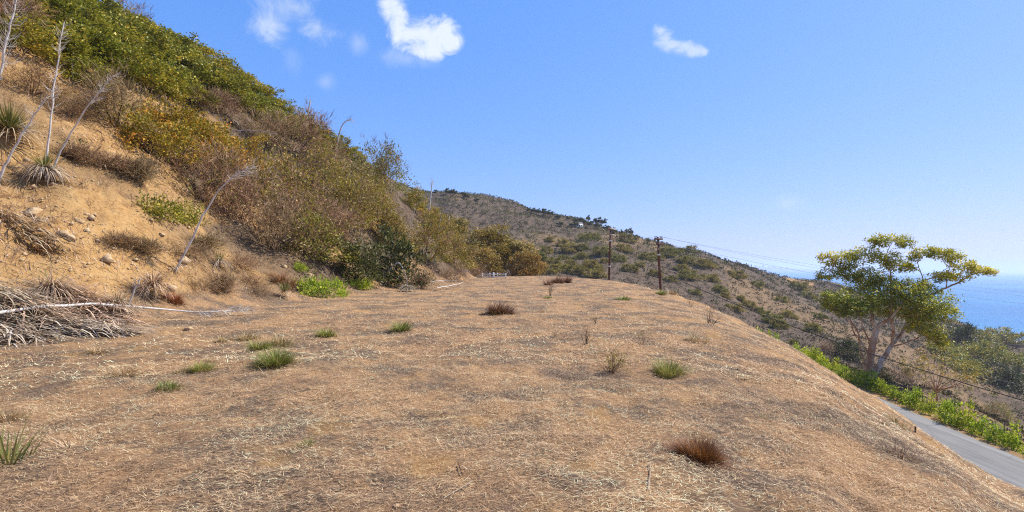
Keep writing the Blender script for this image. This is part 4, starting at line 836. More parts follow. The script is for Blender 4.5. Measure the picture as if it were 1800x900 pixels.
yc = yucca(-21.49, 38.67, 0.9, 'pale collapsed yucca under the crest thicket', 721, n=160, greens=10, width=0.035)
fs = empty('fallen_stalk', (-20.70, 39.24, 0)); fs.location.z = gz(fs.location.x, fs.location.y) + 0.25
add_stalk(fs, [(-21.01, 38.05, 11.37), (-19.65, 38.05, 11.39), (-18.72, 38.05, 11.31), (-17.69, 38.05, 11.12)], 0.05, 0.02, 22, nhair=8, hair=0.4); tag(fs, 'white fallen stalk lying on the slope under the crest', 'yucca stalk')
y3 = yucca(-9.56, 21.59, 0.62, 'dark spiky clump of grey and green blades beside the bright green patch', 722, n=120, mat='yucca_grey', greens=130, up=1.2, width=0.018)
y4 = yucca(-11.74, 20.54, 0.75, 'hanging skirt of yellow dry blades on the bank under the silvery shrub', 723, n=160, greens=50, width=0.018, mat='yucca_dry')
y5 = yucca(-10.79, 15.41, 0.85, 'upright grey yucca skirt on the bank beside the dead heap', 724, n=520, mat='yucca_grey', greens=12, up=1.2, z0=0.3, width=0.016)
y6 = yucca(-10.44, 13.57, 0.85, 'brownish green yucca at the end of the dead heap', 725, n=420, mat='yucca_grey', greens=40, up=0.9, gel=(0.2, 1.1), width=0.016)
add_stalk(y6, [(-10.28, 13.57, 0.17), (-10.10, 13.57, 0.56), (-9.93, 13.57, 0.94), (-9.84, 13.57, 1.17)], 0.035, 0.02, 23, 'short bent grey stalk', nhair=8, hair=0.2)
y7 = yucca(-11.52, 12.83, 0.95, 'grey yucca with brown upright blades on top of the dead heap', 726, n=420, mat='yucca_grey', greens=14, up=0.8, width=0.016)

def dead_heap(name, x, y, w, d, h, n, label, seed, mean_az, mat='yucca_grey', spread=0.55):
    rng = np.random.default_rng(seed); mb = MB(); a = rng.uniform(0, 6.283, n); rr = np.sqrt(rng.random(n)); px_, py_ = np.cos(a) * rr * w / 2, np.sin(a) * rr * d / 2
    zt = height(x + px_, y + py_) - gz(x, y) + h * (1 - rr ** 2) * rng.random(n); az = mean_az + rng.normal(0, spread, n) + np.where(rng.random(n) < 0.3, math.pi, 0)
    blades(mb, rng, np.stack([px_, py_, zt], 1), az, rng.uniform(0.0, 0.6, n), rng.uniform(0.5, 1.15, n), 0.034, rng.uniform(0.5, 1.4, n), np.clip(rng.normal(0.6, 0.27, n), 0, 1), 4)
    o = mb.build(name, M[mat]); o.location = (x, y, gz(x, y)); return tag(o, label, 'dead yucca', 'heaps of dead yucca leaves')
dead_heap('dead_yucca', -11.10, 11.53, 2.3, 1.5, 0.45, 900, 'large grey heap of dead yucca leaves at the foot of the bank', 731, 0.3, spread=0.9)
dead_heap('dead_yucca', -11.57, 11.41, 2.2, 1.3, 0.55, 700, 'combed tan dead leaves of the heap at the picture edge', 732, 0.1, 'yucca_dry', 0.35)
dead_heap('dead_yucca', -9.76, 11.31, 2.6, 0.9, 0.35, 620, 'long low swath of tan dead blades along the fallen stalk', 733, 0.05, 'yucca_dry', 0.3)
dead_heap('dead_yucca', -10.33, 10.38, 1.7, 0.8, 0.3, 380, 'lowest dead yucca leaves spilling onto the straw', 734, -0.4, 'yucca_dry', 0.8)
dead_heap('dead_yucca', -10.83, 13.04, 1.9, 1.0, 0.45, 520, 'dark tangled dead blades between the heap and the upright skirt', 735, 0.6, 'yucca_grey', 0.9)
dead_heap('dead_yucca', -13.56, 14.18, 1.8, 0.7, 0.15, 160, 'flat grey dead blades lying high on the orange bank', 736, 0.2, 'yucca_grey', 0.4)
def fallen(pts, r0, r1, label, seed, lift=0.12, **k):
    P = [(x, y, gz(x, y) + lift * (2.6 if i < 3 and len(pts) > 4 else 1)) for i, (x, y) in enumerate(pts)]; o = empty('fallen_stalk', P[0]); add_stalk(o, P, r0, r1, seed, **k); return tag(o, label, 'yucca stalk')
fallen([(-10.77, 10.47), (-10.64, 11.94), (-10.23, 13.21), (-9.63, 15.01), (-8.89, 14.66), (-8.36, 15.12), (-7.84, 15.59)], 0.05, 0.014, 'long white fallen yucca stalk lying across the toe of the bank', 41, 0.16, nhair=70, hair=0.3, hair_from=0.62)
fallen([(-5.87, 34.29), (-5.64, 40.88), (-4.47, 40.59)], 0.04, 0.025, 'pale fallen stick at the brush edge, nearest to the broken stalk', 42, 0.3, nhair=0)
fallen([(-4.51, 31.00), (-3.83, 34.80), (-3.84, 41.00)], 0.04, 0.02, 'pale fallen stick lying along the far brush edge', 43, 0.2, nhair=3)

# ---------- rocks ----------
for (x, y, w), lab, sd in (((-14.57, 15.48, 0.72), 'largest pale rock on the orange bank below the big yucca', 1), ((-13.85, 15.08, 0.37), 'small pale rock touching the largest rock', 2), ((-13.07, 14.84, 0.43), 'pale rock in the middle of the orange bank', 3), ((-12.91, 14.88, 0.43), 'flat rock downhill of the middle bank rock', 4),
     ((-13.76, 16.51, 0.26), 'small dark-edged stone high on the orange bank', 5), ((-13.43, 15.87, 0.35), 'flat pale stone on the bank near the dark-edged stone', 6), ((-7.61, 12.14, 0.24), 'lone tan stone on the straw below the fallen stalk', 7), ((-3.10, 3.68, 0.07), 'flat cream stone in the straw at the lower left', 8),
     ((-0.76, 3.50, 0.05), 'round yellow stone in the straw at the bottom edge', 9), ((-3.43, 3.88, 0.04), 'tiny cream pebble in the left straw', 10), ((-2.90, 3.96, 0.03), 'tiny orange pebble in the straw', 11), ((-10.15, 25.77, 0.46), 'pale stone in the yellow soil cut', 12), ((-11.18, 25.18, 0.39), 'small stone at the yellow soil cut edge', 13), ((-12.74, 18.62, 0.29), 'small stone under the fresh green bushes', 14)):
    rock(x, y, max(w * 0.8, 0.05), lab, sd)

# ---------- grass tufts and weeds on the pad ----------
T = [
 (-3.74, 8.20, 0.56, .62, 'grass_green', 'largest green grass tuft on the pad', 420), (-4.62, 9.49, 0.42, .6, 'grass_green', 'pale green tuft just behind the largest tuft', 200), (-4.67, 10.38, 0.51, .6, 'grass_tan', 'tan seed grass behind the largest green tuft', 150),
 (-4.67, 7.76, 0.33, .6, 'grass_green', 'bright green tuft nearer the bank than the largest tuft', 220), (-4.90, 7.67, 0.25, .55, 'grass_tan', 'yellowish tuft touching the bright green tuft', 90), (-5.54, 7.36, 0.39, .5, 'grass_tan', 'wide yellowish tuft on the left straw', 140),
 (-4.41, 6.65, 0.31, .42, 'grass_green', 'low green tuft in the left straw, nearest the camera of the green ones', 160), (-2.76, 12.89, 0.54, .6, 'grass_green', 'green tuft alone in the middle of the pad', 220), (-4.21, 11.68, 0.49, .55, 'grass_green', 'yellow green tuft between the largest and the middle tuft', 180),
 (-5.97, 10.67, 0.35, .5, 'grass_tan', 'small yellowish tuft below the fallen stalk tip', 90), (-5.58, 10.86, 0.48, .5, 'grass_tan', 'yellowish tuft right below the fallen stalk tip', 110), (2.53, 8.25, 0.53, .55, 'grass_green', 'green and rust tuft beside the grey twiggy weed', 300),
 (-1.86, 4.74, 0.12, .8, 'grass_green', 'tiny green sprig in the near straw', 40), (5.33, 24.27, 0.86, .3, 'grass_green', 'flat green tuft near the first pole', 130), (9.43, 32.29, 0.79, .5, 'grass_green', 'pale green tuft at the foot of the leaning pole', 110),
 (1.80, 25.32, 0.51, .35, 'grass_green', 'small green tuft below the row of brown clumps', 80), (-0.42, 17.38, 1.04, .5, 'grass_brown', 'dark brown bristly clump alone on the far pad', 420), (2.80, 39.65, 0.79, .9, 'grass_brown', 'thin brown clump, first in the far row', 60),
 (3.81, 43.03, 0.96, .8, 'grass_brown', 'brown clump in the middle of the far row', 180), (4.75, 44.77, 0.99, .75, 'grass_brown', 'brown clump at the seaward end of the far row', 180), (1.75, 4.73, 0.46, .40, 'grass_rust', 'big rusty brown grass clump on the near slope', 1300),
 (4.47, 5.89, 0.39, .35, 'grass_brown', 'thin brown grass clump on the steep slope above the road', 60), (6.38, 8.49, 0.38, .5, 'grass_tan', 'pale weedy tuft on the slope edge above the road', 90), (4.38, 12.09, 0.62, .5, 'grass_tan', 'pale yellow green wisp on the slope edge', 60), (-12.94, 14.12, 0.63, .4, 'grass_rust', 'rusty dry clump on the orange bank', 160),
 (-10.53, 16.01, 0.64, .55, 'grass_rust', 'orange rust clump at the foot of the upright skirt', 160), (10.84, 34.75, 1.54, .3, 'grass_tan', 'dry yellowish fringe right of the leaning pole foot', 80), (-10.28, 23.19, 1.54, .4, 'grass_rust', 'rusty dry grass behind the dark spiky clump', 160),
 (-7.46, 9.26, 0.37, .4, 'grass_tan', 'flat golden tuft on the straw below the dead heap', 90), (-5.27, 5.39, 0.27, .5, 'grass_tan', 'dry tan tuft at the edge of the near straw', 110), (3.15, 6.34, 0.18, .5, 'grass_green', 'tiny pale green sprig on the slope', 24), (3.93, 6.65, 0.19, .4, 'grass_tan', 'tiny tan sprig on the slope', 30),
]
for x, y, w, asp, mt, lab, n in T:
    big = 0.0045 if w < 1.0 else 0.008
    tuft('grass_tuft', x, y, w, w * asp * 1.05, mt, lab, int(n * 1.9), bw=max(big, 0.0009 * math.hypot(x, y)), group='grass tufts on the pad and slope')
tuft('blade_clump', -4.10, 4.20, 0.42, 0.44, 'yucca_green', 'spiky green blades of a young yucca at the lower left edge', 34, 'yucca', droop=0.15, bw=0.016, el=(0.9, 1.5), spread=0.2)
tuft('blade_clump', -4.08, 4.37, 0.12, 0.22, 'yucca_green', 'three short dark blades beside the young yucca', 7, 'yucca', droop=0.2, bw=0.012, spread=0.2)
tuft('blade_clump', -3.98, 4.65, 0.22, 0.24, 'yucca_grey', 'withered fan of brown blades in the left straw', 14, 'yucca', droop=0.3, bw=0.010, el=(0.4, 1.3), spread=0.15)
tuft('blade_clump', -3.88, 4.89, 0.2, 0.18, 'yucca_grey', 'small grey withered fan behind the brown one', 16, 'yucca', droop=0.5, bw=0.008, el=(0.2, 1.2), spread=0.15)
tuft('blade_clump', -3.48, 3.88, 0.14, 0.14, 'yucca_grey', 'small dead blade stub in the near left straw', 9, 'yucca', droop=0.3, bw=0.009, el=(0.3, 1.2), spread=0.15)
W = [(1.64, 8.31, 0.74, .85, 'large grey twiggy weed on the pad', 26, 120), (1.64, 11.22, 0.57, .9, 'dark twiggy weed left behind the large twiggy weed', 8, 0), (2.89, 11.31, 0.53, .8, 'thin forked weed with a green foot behind the large twiggy weed', 5, 30),
     (1.03, 12.12, 0.54, .6, 'small forked dry weed in the middle of the pad', 4, 0), (2.45, 14.84, 0.26, 1.1, 'little reddish dry weed on the far pad', 7, 0), (2.06, 27.33, 0.73, 1.1, 'thin dark dry weed below the far row of clumps', 7, 0), (6.14, 15.96, 0.60, 1.3, 'tall pale dry weeds on the slope edge', 9, 0), (8.26, 23.54, 0.52, 1.1, 'pale dry weed on the slope edge nearer the leaning pole', 6, 0), (6.28, 15.96, 0.53, .5, 'brown dry weed at the foot of the tall pale weeds', 8, 0)]
for i, (x, y, w, asp, lab, n, g) in enumerate(W):
    weed('dry_weed', x, y, w, w * asp, lab, 900 + i, n, 'twig_dark' if 'dark' in lab or 'reddish' in lab or 'brown' in lab else 'twig', green=g, r=0.0045 + 0.0002 * y, group='dry weeds on the pad')

def build_sprigs():
    rng = np.random.default_rng(105); n = 900; r = 3 + 45 * rng.random(n) ** 1.3; th = rng.uniform(-0.8, 0.8, n); x, y = np.sin(th) * r, np.cos(th) * r; z = height(x, y); zn = zones(x, y, z)
    k = (rng.random(n) < zn[:, 1]) & (rng.random(n) < np.clip(0.12 + 1.1 * fbm(x * 0.2, y * 0.2, 64, 3), 0.02, 1)); x, y, r = x[k], y[k], r[k]; c = rng.random(len(x)); cnt = rng.integers(4, 26, len(x)); i = np.repeat(np.arange(len(x)), cnt); n = len(i)
    s = (0.05 + 0.12 * rng.random(len(x)))[i]; X = x[i] + rng.normal(0, 0.4, n) * s; Y = y[i] + rng.normal(0, 0.4, n) * s; mb = MB()
    blades(mb, rng, np.stack([X, Y, height(X, Y)], 1), rng.uniform(0, 6.283, n), rng.uniform(0.3, 1.4, n), s * rng.uniform(0.5, 1.5, n), 0.0035 * np.clip(r[i] / 8, 0.8, 3), rng.uniform(0.1, 1.0, n), np.clip(c[i] * 0.8 + rng.normal(0.1, 0.12, n), 0, 1), 2)
    o = mb.build('sparse_sprigs', M['grass_mix']); tag(o, 'sparse dead sprigs and stubble standing in the straw', 'stubble', kind='stuff')
build_sprigs()

# dark sticks lying on the straw
for i, (pts, lab) in enumerate((([(-0.42, 4.28), (-0.37, 4.08)], 'dark split stick lying in the near straw'), ([(-2.96, 5.97), (-2.89, 6.13), (-2.75, 6.26)], 'thin dark stick on the left straw'), ([(1.05, 3.88), (1.17, 4.25), (1.20, 4.40)], 'pale curved stick in the near right straw'), ([(-0.45, 3.59), (-0.28, 3.96)], 'long pale straw stick at the bottom middle'))):
    P = np.array([(x, y, gz(x, y) + 0.02) for x, y in pts]); mb = MB(); tube(mb, P, 0.0045, 6)
    o = mb.build('stick', M['twig_dark'] if 'dark' in lab else M['yucca_dry']); tag(o, lab, 'stick', 'sticks on the straw')

# ======================= trees =======================
def crown_clump(fm, rng, c, rad, n, leaf, tint, tsd=0.14, hang=0.1):
    """an uneven cushion of leaves built from small sprays"""
    m = max(4, n // 22); d = rand_dir(rng, m); C = np.array(c) + d * np.array(rad) * (0.35 + 0.65 * rng.random((m, 1)) ** 0.6)
    i = rng.integers(0, m, n); P = C[i] + rng.normal(0, 0.17, (n, 3)) * np.array([1.3, 1.3, 0.75]) * max(0.6, min(rad) / 0.7)
    D = unit(rand_dir(rng, n) * np.array([1, 1, 0.6]) + np.array([0, 0, -hang])); s = rng.uniform(0.7, 1.3, n); ct = rng.normal(0, 0.1, m)
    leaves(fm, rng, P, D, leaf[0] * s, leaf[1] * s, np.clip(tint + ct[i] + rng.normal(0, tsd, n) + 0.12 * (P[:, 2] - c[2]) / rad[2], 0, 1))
    return C
def build_big_eucalyptus():
    rng = np.random.default_rng(300); bx, by, bz = (31.99, 46.00, -7.60); bz = gz(bx, by)
    root = empty('eucalyptus_tree', (bx, by, bz - 0.1), 0, (1.02, 1.0, 1.065))
    q = lambda zx, zy, w=0.0: np.array([(zx - 335) / 60.7, w, (815 - zy) / 60.7])
    B = [([(328,830,0),(338,760,0),(352,670,0),(368,590,0),(382,535,0)], .36, .24), ([(345,825,.1),(385,765,.2),(440,690,.3),(485,625,.4)], .30, .17),
         ([(382,535,0),(362,505,.2),(380,450,.5),(395,405,.8),(400,340,.8)], .17, .07), ([(382,535,0),(425,500,-.4),(470,440,-.8),(500,380,-1)], .16, .06),
         ([(485,625,.4),(480,560,.2),(455,490,-.2),(440,420,-.4),(450,330,-.2),(455,240,0),(440,170,.2)], .14, .045), ([(485,625,.4),(540,590,.8),(590,540,1.2),(640,470,1.4),(700,395,1.2)], .13, .08),
         ([(700,395,1.2),(770,348,1.0),(850,312,.8),(930,260,.6),(985,248,.5)], .10, .03), ([(640,470,1.4),(720,455,1.8),(830,480,2.0)], .07, .03), ([(620,330,.4),(648,300,.3),(625,250,.2),(608,205,.2)], .05, .03), ([(700,395,1.2),(645,335,.6),(620,330,.4)], .06, .05),
         ([(648,300,.3),(720,265,.1),(770,225,0)], .045, .025), ([(800,330,.9),(790,290,.7),(800,220,.5)], .05, .025),
         ([(332,745,0),(295,690,-.3),(265,640,-.6),(252,565,-.9),(205,505,-1.2),(140,465,-1.3)], .11, .035), ([(345,690,0),(310,605,.3),(275,570,.5),(272,520,.6),(210,450,.7)], .08, .03), ([(362,640,0),(330,560,.4),(325,500,.6),(290,420,.8)], .08, .03),
         ([(395,405,.8),(330,330,.9),(270,240,.9),(200,195,.8)], .07, .025), ([(330,330,.9),(340,230,.8),(345,170,.6)], .04, .02), ([(440,170,.2),(460,120,.2),(480,95,.2)], .035, .02), ([(485,640,.4),(540,600,-.6),(590,570,-1.0)], .07, .03), ([(500,380,-1),(560,360,-1.2),(610,400,-1.4)], .06, .025), ([(470,470,-.8),(540,470,-1.4),(560,430,-1.6)], .05, .02)]
    tr = MB(); limbs = MB(); nodes = []
    for k, (pts, r0, r1) in enumerate(B):
        P = np.array([q(*p) for p in pts]); t = np.linspace(0, 1, len(P)); tt = np.linspace(0, 1, 3 * len(P)); Q = np.stack([np.interp(tt, t, P[:, i]) for i in range(3)], 1)
        for _ in range(2): Q[1:-1] = (Q[:-2] + 2 * Q[1:-1] + Q[2:]) / 4
        Q[1:-1] += rng.normal(0, 0.025, Q[1:-1].shape); rad = np.linspace(r0, r1, len(Q))
        if k < 2: rad[0] *= 1.35; rad[1] *= 1.12
        tube(tr if k < 2 else limbs, Q, rad, 10 if k < 2 else 7); nodes.append(Q)
    trunk = tr.build('trunk', M['bark'], root, smooth=True)
    N = np.concatenate(nodes)
    CL = [(460,85,.2,125,26,.30,.50),(400,105,.2,55,25,.3,.5),(545,110,.2,45,25,.3,.5),(345,170,.5,95,42,.4,.42),(255,190,.8,95,45,.4,.44),(150,185,.8,52,32,.3,.80),(215,240,.9,80,45,.4,.38),(290,260,.7,90,50,.5,.36),(440,185,.2,85,45,.4,.46),(500,220,.1,65,35,.3,.55),(560,235,.1,40,22,.3,.75),
          (115,395,-1.3,66,58,.6,.25),(190,420,-1.2,75,50,.6,.25),(270,400,-.6,85,60,.7,.27),(330,450,.6,75,45,.6,.28),(340,330,.9,95,50,.7,.36),(430,320,.3,100,50,.7,.34),(500,345,-.6,95,52,.8,.36),(560,320,-.4,75,36,.6,.75),(610,400,-1.2,110,65,.8,.36),(540,420,-1.5,100,50,.7,.32),(430,390,-.2,100,45,.8,.3),(680,440,1.2,85,60,.8,.38),(740,470,1.8,75,48,.6,.38),(830,475,2.0,72,48,.6,.36),(870,455,2.0,40,28,.4,.42),(660,350,.6,70,36,.6,.42),
          (60,400,-1.3,30,40,.4,.25),(150,450,-1.2,60,30,.5,.25),(380,280,.6,90,40,.6,.38),(490,400,.6,90,50,.8,.3),(600,470,.8,90,40,.7,.36),(700,500,1.6,70,30,.6,.4),(590,545,-1.0,88,42,.6,.55),(560,515,-1.0,60,30,.5,.5),(655,600,-1.0,45,30,.4,.62),(640,565,-1,50,30,.4,.55),(440,470,.6,60,30,.6,.4),(650,150,.2,70,28,.3,.46),(720,160,0,80,30,.4,.48),(800,175,.4,70,32,.4,.55),(870,215,.5,70,32,.4,.7),(860,280,.7,60,24,.4,.85),(720,275,.1,52,28,.3,.62),(950,240,.5,60,30,.4,.82),(1005,245,.5,38,20,.3,.8),(600,180,.2,40,20,.3,.5),(120,285,.8,40,26,.3,.36),(800,265,.6,45,22,.3,.8)]
    fm = MB()
    for zx, zy, w, rx, rz, ry, tint in CL:
        c = q(zx, zy, w); rad = (rx / 60.7, max(ry * 2.2, rx / 60.7 * 0.75), rz / 60.7); n = int(170 + 760 * rad[0] * rad[2] ** 0.7)
        C = crown_clump(fm, rng, c, rad, int(n * (1.12 if 300 < zy < 480 else 1.0)), (0.23, 0.088), 0.16 + 0.62 * tint)
        j = np.argmin(np.linalg.norm(N - c, axis=1)); s = N[j]; mid = (s + c) / 2 + rng.normal(0, 0.1, 3) + np.array([0, 0, -0.1])
        tube(limbs, np.array([s, mid, c]), [0.035, 0.025, 0.012], 5)
        pick = C[rng.integers(0, len(C), min(len(C), 9))]; prisms(limbs, np.repeat(c[None], len(pick), 0), pick, 0.012, 0.005, 0.5)
    limbs.build('limbs', M['bark'], trunk, smooth=True); fm.build('crown', M['euca'], root)
    tag(root, 'tall spreading eucalyptus with several pale trunks beyond the hedge', 'tree')
build_big_eucalyptus()

def tree_meshes(seed, h, w, leafmat, nclump=26, per=150, leaf=(0.26, 0.12), trunk_h=0.3, tint=0.5, tr=0.22):
    rng = np.random.default_rng(seed); tb = MB(); fm = MB(); top = np.array([rng.normal(0, .2), rng.normal(0, .2), h * trunk_h])
    tube(tb, np.array([[0, 0, -0.3], top * 0.5 + rng.normal(0, .1, 3), top]), [tr * 1.2, tr, tr * 0.8], 8)
    for k in range(nclump):
        d = rand_dir(rng, 1)[0]; d[2] = abs(d[2]) * 1.1 - 0.25; d = unit(d[None])[0]; rr = rng.uniform(0.55, 0.95)
        c = np.array([d[0] * w / 2 * rr, d[1] * w / 2 * rr, h * 0.52 + d[2] * h * 0.44 * rr]); s = rng.uniform(0.12, 0.22) * w
        crown_clump(fm, rng, c, (s, s, s * 0.62), per, leaf, tint + rng.normal(0, 0.08)); m = (top + c) / 2 + rng.normal(0, 0.2, 3)
        tube(tb, np.array([top, m, c]), [tr * 0.45, tr * 0.28, tr * 0.12], 5)
    return tb.mesh('trunk', M['bark'], True), fm.mesh('crown', leafmat)
def tree(name, meshes, x, y, h, w, h0, w0, label, group=None, rz=0.0, z=None, cat='tree'):
    o = empty(name, (x, y, gz(x, y) if z is None else z), rz, (w / w0, w / w0, h / h0)); link('trunk', meshes[0], o); link('crown', meshes[1], o); return tag(o, label, cat, group)
gum = [tree_meshes(s, 11, 9, M['gum'], 40, 210, (0.36, 0.17)) for s in (401, 402)]
for i, (x, y, zt, w, lab) in enumerate(((*(-11.68, 104.00, 10.76), 8.5, 'golden gum tree standing highest behind the hill end'), (*(-12.83, 92.00, 5.99), 6.5, 'golden gum tree half hidden by the hill end'), (*(-3.63, 100.00, 8.51), 10.5, 'broad golden gum tree behind the white fence'), (*(-6.09, 88.00, 4.72), 7.0, 'lower golden gum tree directly behind the white fence'), (*(0.51, 98.00, 6.03), 8.5, 'golden gum tree in the seaward half of the grove'), (*(2.65, 92.00, 3.96), 6.0, 'smallest golden gum at the seaward end of the grove'))):
    g = gz(x, y); tree('gum_tree', gum[i % 2], x, y, (zt - g) * 1.08, w * 1.15, 11, 9, lab, 'golden gum grove beyond the pad', i * 1.3)
# young sparse tree behind the hedge
yt = tree_meshes(411, 4.6, 4.6, M['olive'], 20, 60, (0.17, 0.06), 0.25, 0.75, 0.07)
x, y, z = (33.13, 40.00, -7.86); tree('young_tree', yt, x, y, 5.2, 5.0, 4.6, 4.6, 'sparse young olive green tree behind the hedge', None, 0.4)
x, y, z = (33.47, 43.00, -8.13); tree('young_tree', yt, x, y, 3.4, 2.6, 4.6, 4.6, 'thin young tree between the eucalyptus and the sparse tree', None, 2.4)
# trees on the far ridge
rt = [tree_meshes(s, 6, 5, M['dark'], 16, 46, (0.8, 0.5), 0.12, 0.5, 0.12) for s in (421, 422, 423)]
RP = [(-52.3, 344.5, 3.4, 3.8), (-44.1, 343.0, 4.2, 5.0), (-38.8, 330.7, 5.5, 4.8), (-31.3, 325.4, 5.1, 4.0), (-28.5, 322.1, 3.6, 3.1), (-22.8, 323.5, 3.6, 2.0), (10.1, 325.4, 2.9, 3.2), (13.4, 326.3, 3.6, 4.0), (16.4, 326.8, 3.3, 4.4), (19.9, 325.8, 4.7, 5.2), (23.7, 322.1, 4.3, 4.7), (27.9, 316.9, 4.2, 3.1), (34.3, 317.8, 2.1, 2.7), (41.9, 321.1, 7.1, 3.5), (52.2, 352.2, 3.1, 5.6), (55.0, 345.0, 4.6, 5.1), (59.5, 344.5, 6.9, 6.7), (53.5, 322.1, 5.0, 3.9), (43.9, 305.5, 7.5, 4.5), (35.6, 298.4, 5.3, 3.3), (56.4, 265.0, 1.8, 3.9), (61.1, 275.3, 2.4, 4.7), (64.6, 279.8, 2.8, 5.1), (67.0, 275.7, 3.1, 2.7), (72.4, 271.7, 2.7, 2.0), (27.6, 294.1, 4.6, 2.9), (56.8, 309.1, 4.8, 3.8), (55.5, 281.0, 4.4, 2.7), (250.0, 403.0, 4.5, 4.9), (92.6, 269.0, 2.4, 1.6)]
for i, (x, y, w, h) in enumerate(RP):
    tree('ridge_tree', rt[i % 3], x, y, h, w, 6, 5, f'{nth(i)} small dark tree of the far ridge trees, counted outward from the hill end' if i != 28 else 'lone dark tree at the end of the tan bluff field', 'trees on the far ridge', i * 0.9)

# ======================= green bushes on the far hills =======================
for x, y, w, i, place in ((10.8, 194.0, 7.11, 0, 'halfway down left of the first pole'), (14.6, 219.7, 6.15, 0, 'high up left of the first pole'), (12.3, 168.8, 6.30, 1, 'halfway down left of the first pole'), (17.8, 243.8, 4.73, 1, 'high up left of the first pole'), (15.8, 189.5, 5.67, 2, 'halfway down left of the first pole'), (16.6, 175.1, 4.43, 3, 'halfway down left of the first pole'), (23.7, 237.1, 8.02, 2, 'high up left of the first pole'), (20.2, 202.1, 4.30, 3, 'high up left of the first pole'), (24.6, 221.3, 7.79, 4, 'high up left of the first pole'), (20.8, 182.7, 5.24, 4, 'halfway down left of the first pole'), (20.5, 170.3, 6.10, 5, 'halfway down left of the first pole'), (27.4, 205.1, 5.60, 5, 'high up left of the first pole'), (30.6, 220.7, 5.82, 6, 'high up left of the first pole'), (36.6, 253.6, 8.51, 7, 'high up left of the first pole'), (27.9, 179.0, 6.70, 6, 'halfway down left of the first pole'), (41.6, 257.0, 6.47, 8, 'high up left of the first pole'), (27.3, 165.4, 6.14, 7, 'halfway down left of the first pole'), (36.4, 207.2, 7.53, 9, 'high up left of the first pole'), (34.4, 190.9, 4.07, 0, 'halfway down between the two poles'), (40.9, 195.7, 5.86, 1, 'halfway down between the two poles'), (47.8, 219.4, 6.99, 0, 'high up between the two poles'), (55.3, 249.2, 9.13, 1, 'high up between the two poles'), (40.0, 176.1, 5.48, 2, 'halfway down between the two poles'), (47.6, 190.9, 3.90, 3, 'halfway down between the two poles'), (54.5, 211.2, 5.86, 2, 'high up between the two poles'), (49.1, 176.6, 4.88, 4, 'halfway down between the two poles'), (60.3, 215.3, 5.98, 3, 'high up between the two poles'), (67.1, 222.0, 8.20, 0, 'high up just right of the leaning pole'), (53.4, 171.3, 4.24, 0, 'halfway down just right of the leaning pole'), (77.1, 239.2, 5.32, 1, 'high up just right of the leaning pole'), (65.3, 195.7, 5.52, 1, 'halfway down just right of the leaning pole'), (71.6, 209.1, 6.40, 2, 'halfway down just right of the leaning pole'), (61.5, 178.5, 6.52, 3, 'halfway down just right of the leaning pole'), (91.0, 260.8, 7.67, 2, 'high up just right of the leaning pole'), (56.6, 158.0, 3.66, 0, 'low down just right of the leaning pole'), (76.8, 204.5, 7.44, 0, 'halfway down above the seaward straw crest'), (78.8, 207.2, 5.72, 1, 'halfway down above the seaward straw crest'), (70.5, 181.1, 5.67, 2, 'halfway down above the seaward straw crest'), (67.7, 166.6, 4.55, 0, 'low down above the seaward straw crest'), (67.7, 162.3, 3.59, 1, 'low down above the seaward straw crest'), (64.6, 147.7, 4.67, 2, 'low down above the seaward straw crest'), (91.6, 209.1, 6.94, 3, 'halfway down above the seaward straw crest'), (74.7, 167.1, 3.61, 3, 'low down above the seaward straw crest'), (76.1, 164.4, 4.44, 4, 'low down above the seaward straw crest'), (101.0, 211.2, 5.28, 5, 'low down above the seaward straw crest'), (78.3, 162.0, 3.43, 6, 'low down above the seaward straw crest'), (78.6, 158.7, 3.52, 0, 'low down left of the eucalyptus'), (74.6, 146.7, 5.43, 1, 'low down left of the eucalyptus'), (73.0, 139.5, 4.95, 2, 'low down left of the eucalyptus'), (101.2, 192.0, 4.88, 3, 'low down left of the eucalyptus'), (85.9, 159.2, 5.18, 4, 'low down left of the eucalyptus'), (64.0, 116.2, 2.16, 5, 'low down left of the eucalyptus'), (151.3, 272.1, 9.82, 6, 'low down left of the eucalyptus'), (142.9, 247.0, 7.05, 7, 'low down left of the eucalyptus'), (79.7, 135.7, 4.64, 8, 'low down left of the eucalyptus'), (102.7, 171.0, 3.98, 9, 'low down left of the eucalyptus')):
    shrub('hill_bush', 'hill_green', x, y, w, w * 0.38, f'{nth(i)} green bush from the left among those {place}', 'green bushes on the far hill', 'bush', 0.15)
for (x, y, w), kd, lab in (((186.05, 216.53, 16.80), 'far_dark', 'dark green thicket in the valley under the sea'), ((215.24, 238.51, 13.22), 'far_thicket', 'light green bush beside the dark valley thicket'), ((178.79, 195.72, 14.31), 'far_thicket', 'long yellow green bush in the middle of the valley'), ((187.43, 193.44, 12.86), 'far_thicket', 'green bush at the picture edge of the valley'), ((146.64, 158.03, 14.00), 'far_dark', 'dark bush mass low in the valley'), ((146.30, 147.95, 13.10), 'far_dark', 'dark bushes at the valley bottom by the picture edge'),
     ((233.45, 242.03, 13.42), 'far_thicket', 'green bush near the bluff edge above the water'), ((135.35, 154.14, 10.24), 'far_thicket', 'olive bush in the valley behind the sparse young tree'), ((149.45, 176.90, 11.76), 'far_thicket', 'dull bush in the valley right of the eucalyptus'), ((112.08, 118.24, 6.02), 'olive', 'round olive bush on the dry spur above the hedge'), ((75.67, 100.06, 5.76), 'deadleaf', 'orange brown dry bush behind the hedge near the eucalyptus'), ((63.60, 96.89, 6.01), 'dark', 'dark bush behind the hedge left of the eucalyptus'), ((60.55, 98.03, 4.35), 'deadleaf', 'brown bush at the near end of the hedge'), ((33.42, 46.58, 2.06), 'olive', 'olive bush between the eucalyptus trunks and the hedge')):
    shrub('valley_bush', kd, x, y, w, w * (0.36 if 'far' in kd else 0.55), lab, None, 'bush', 0.1)

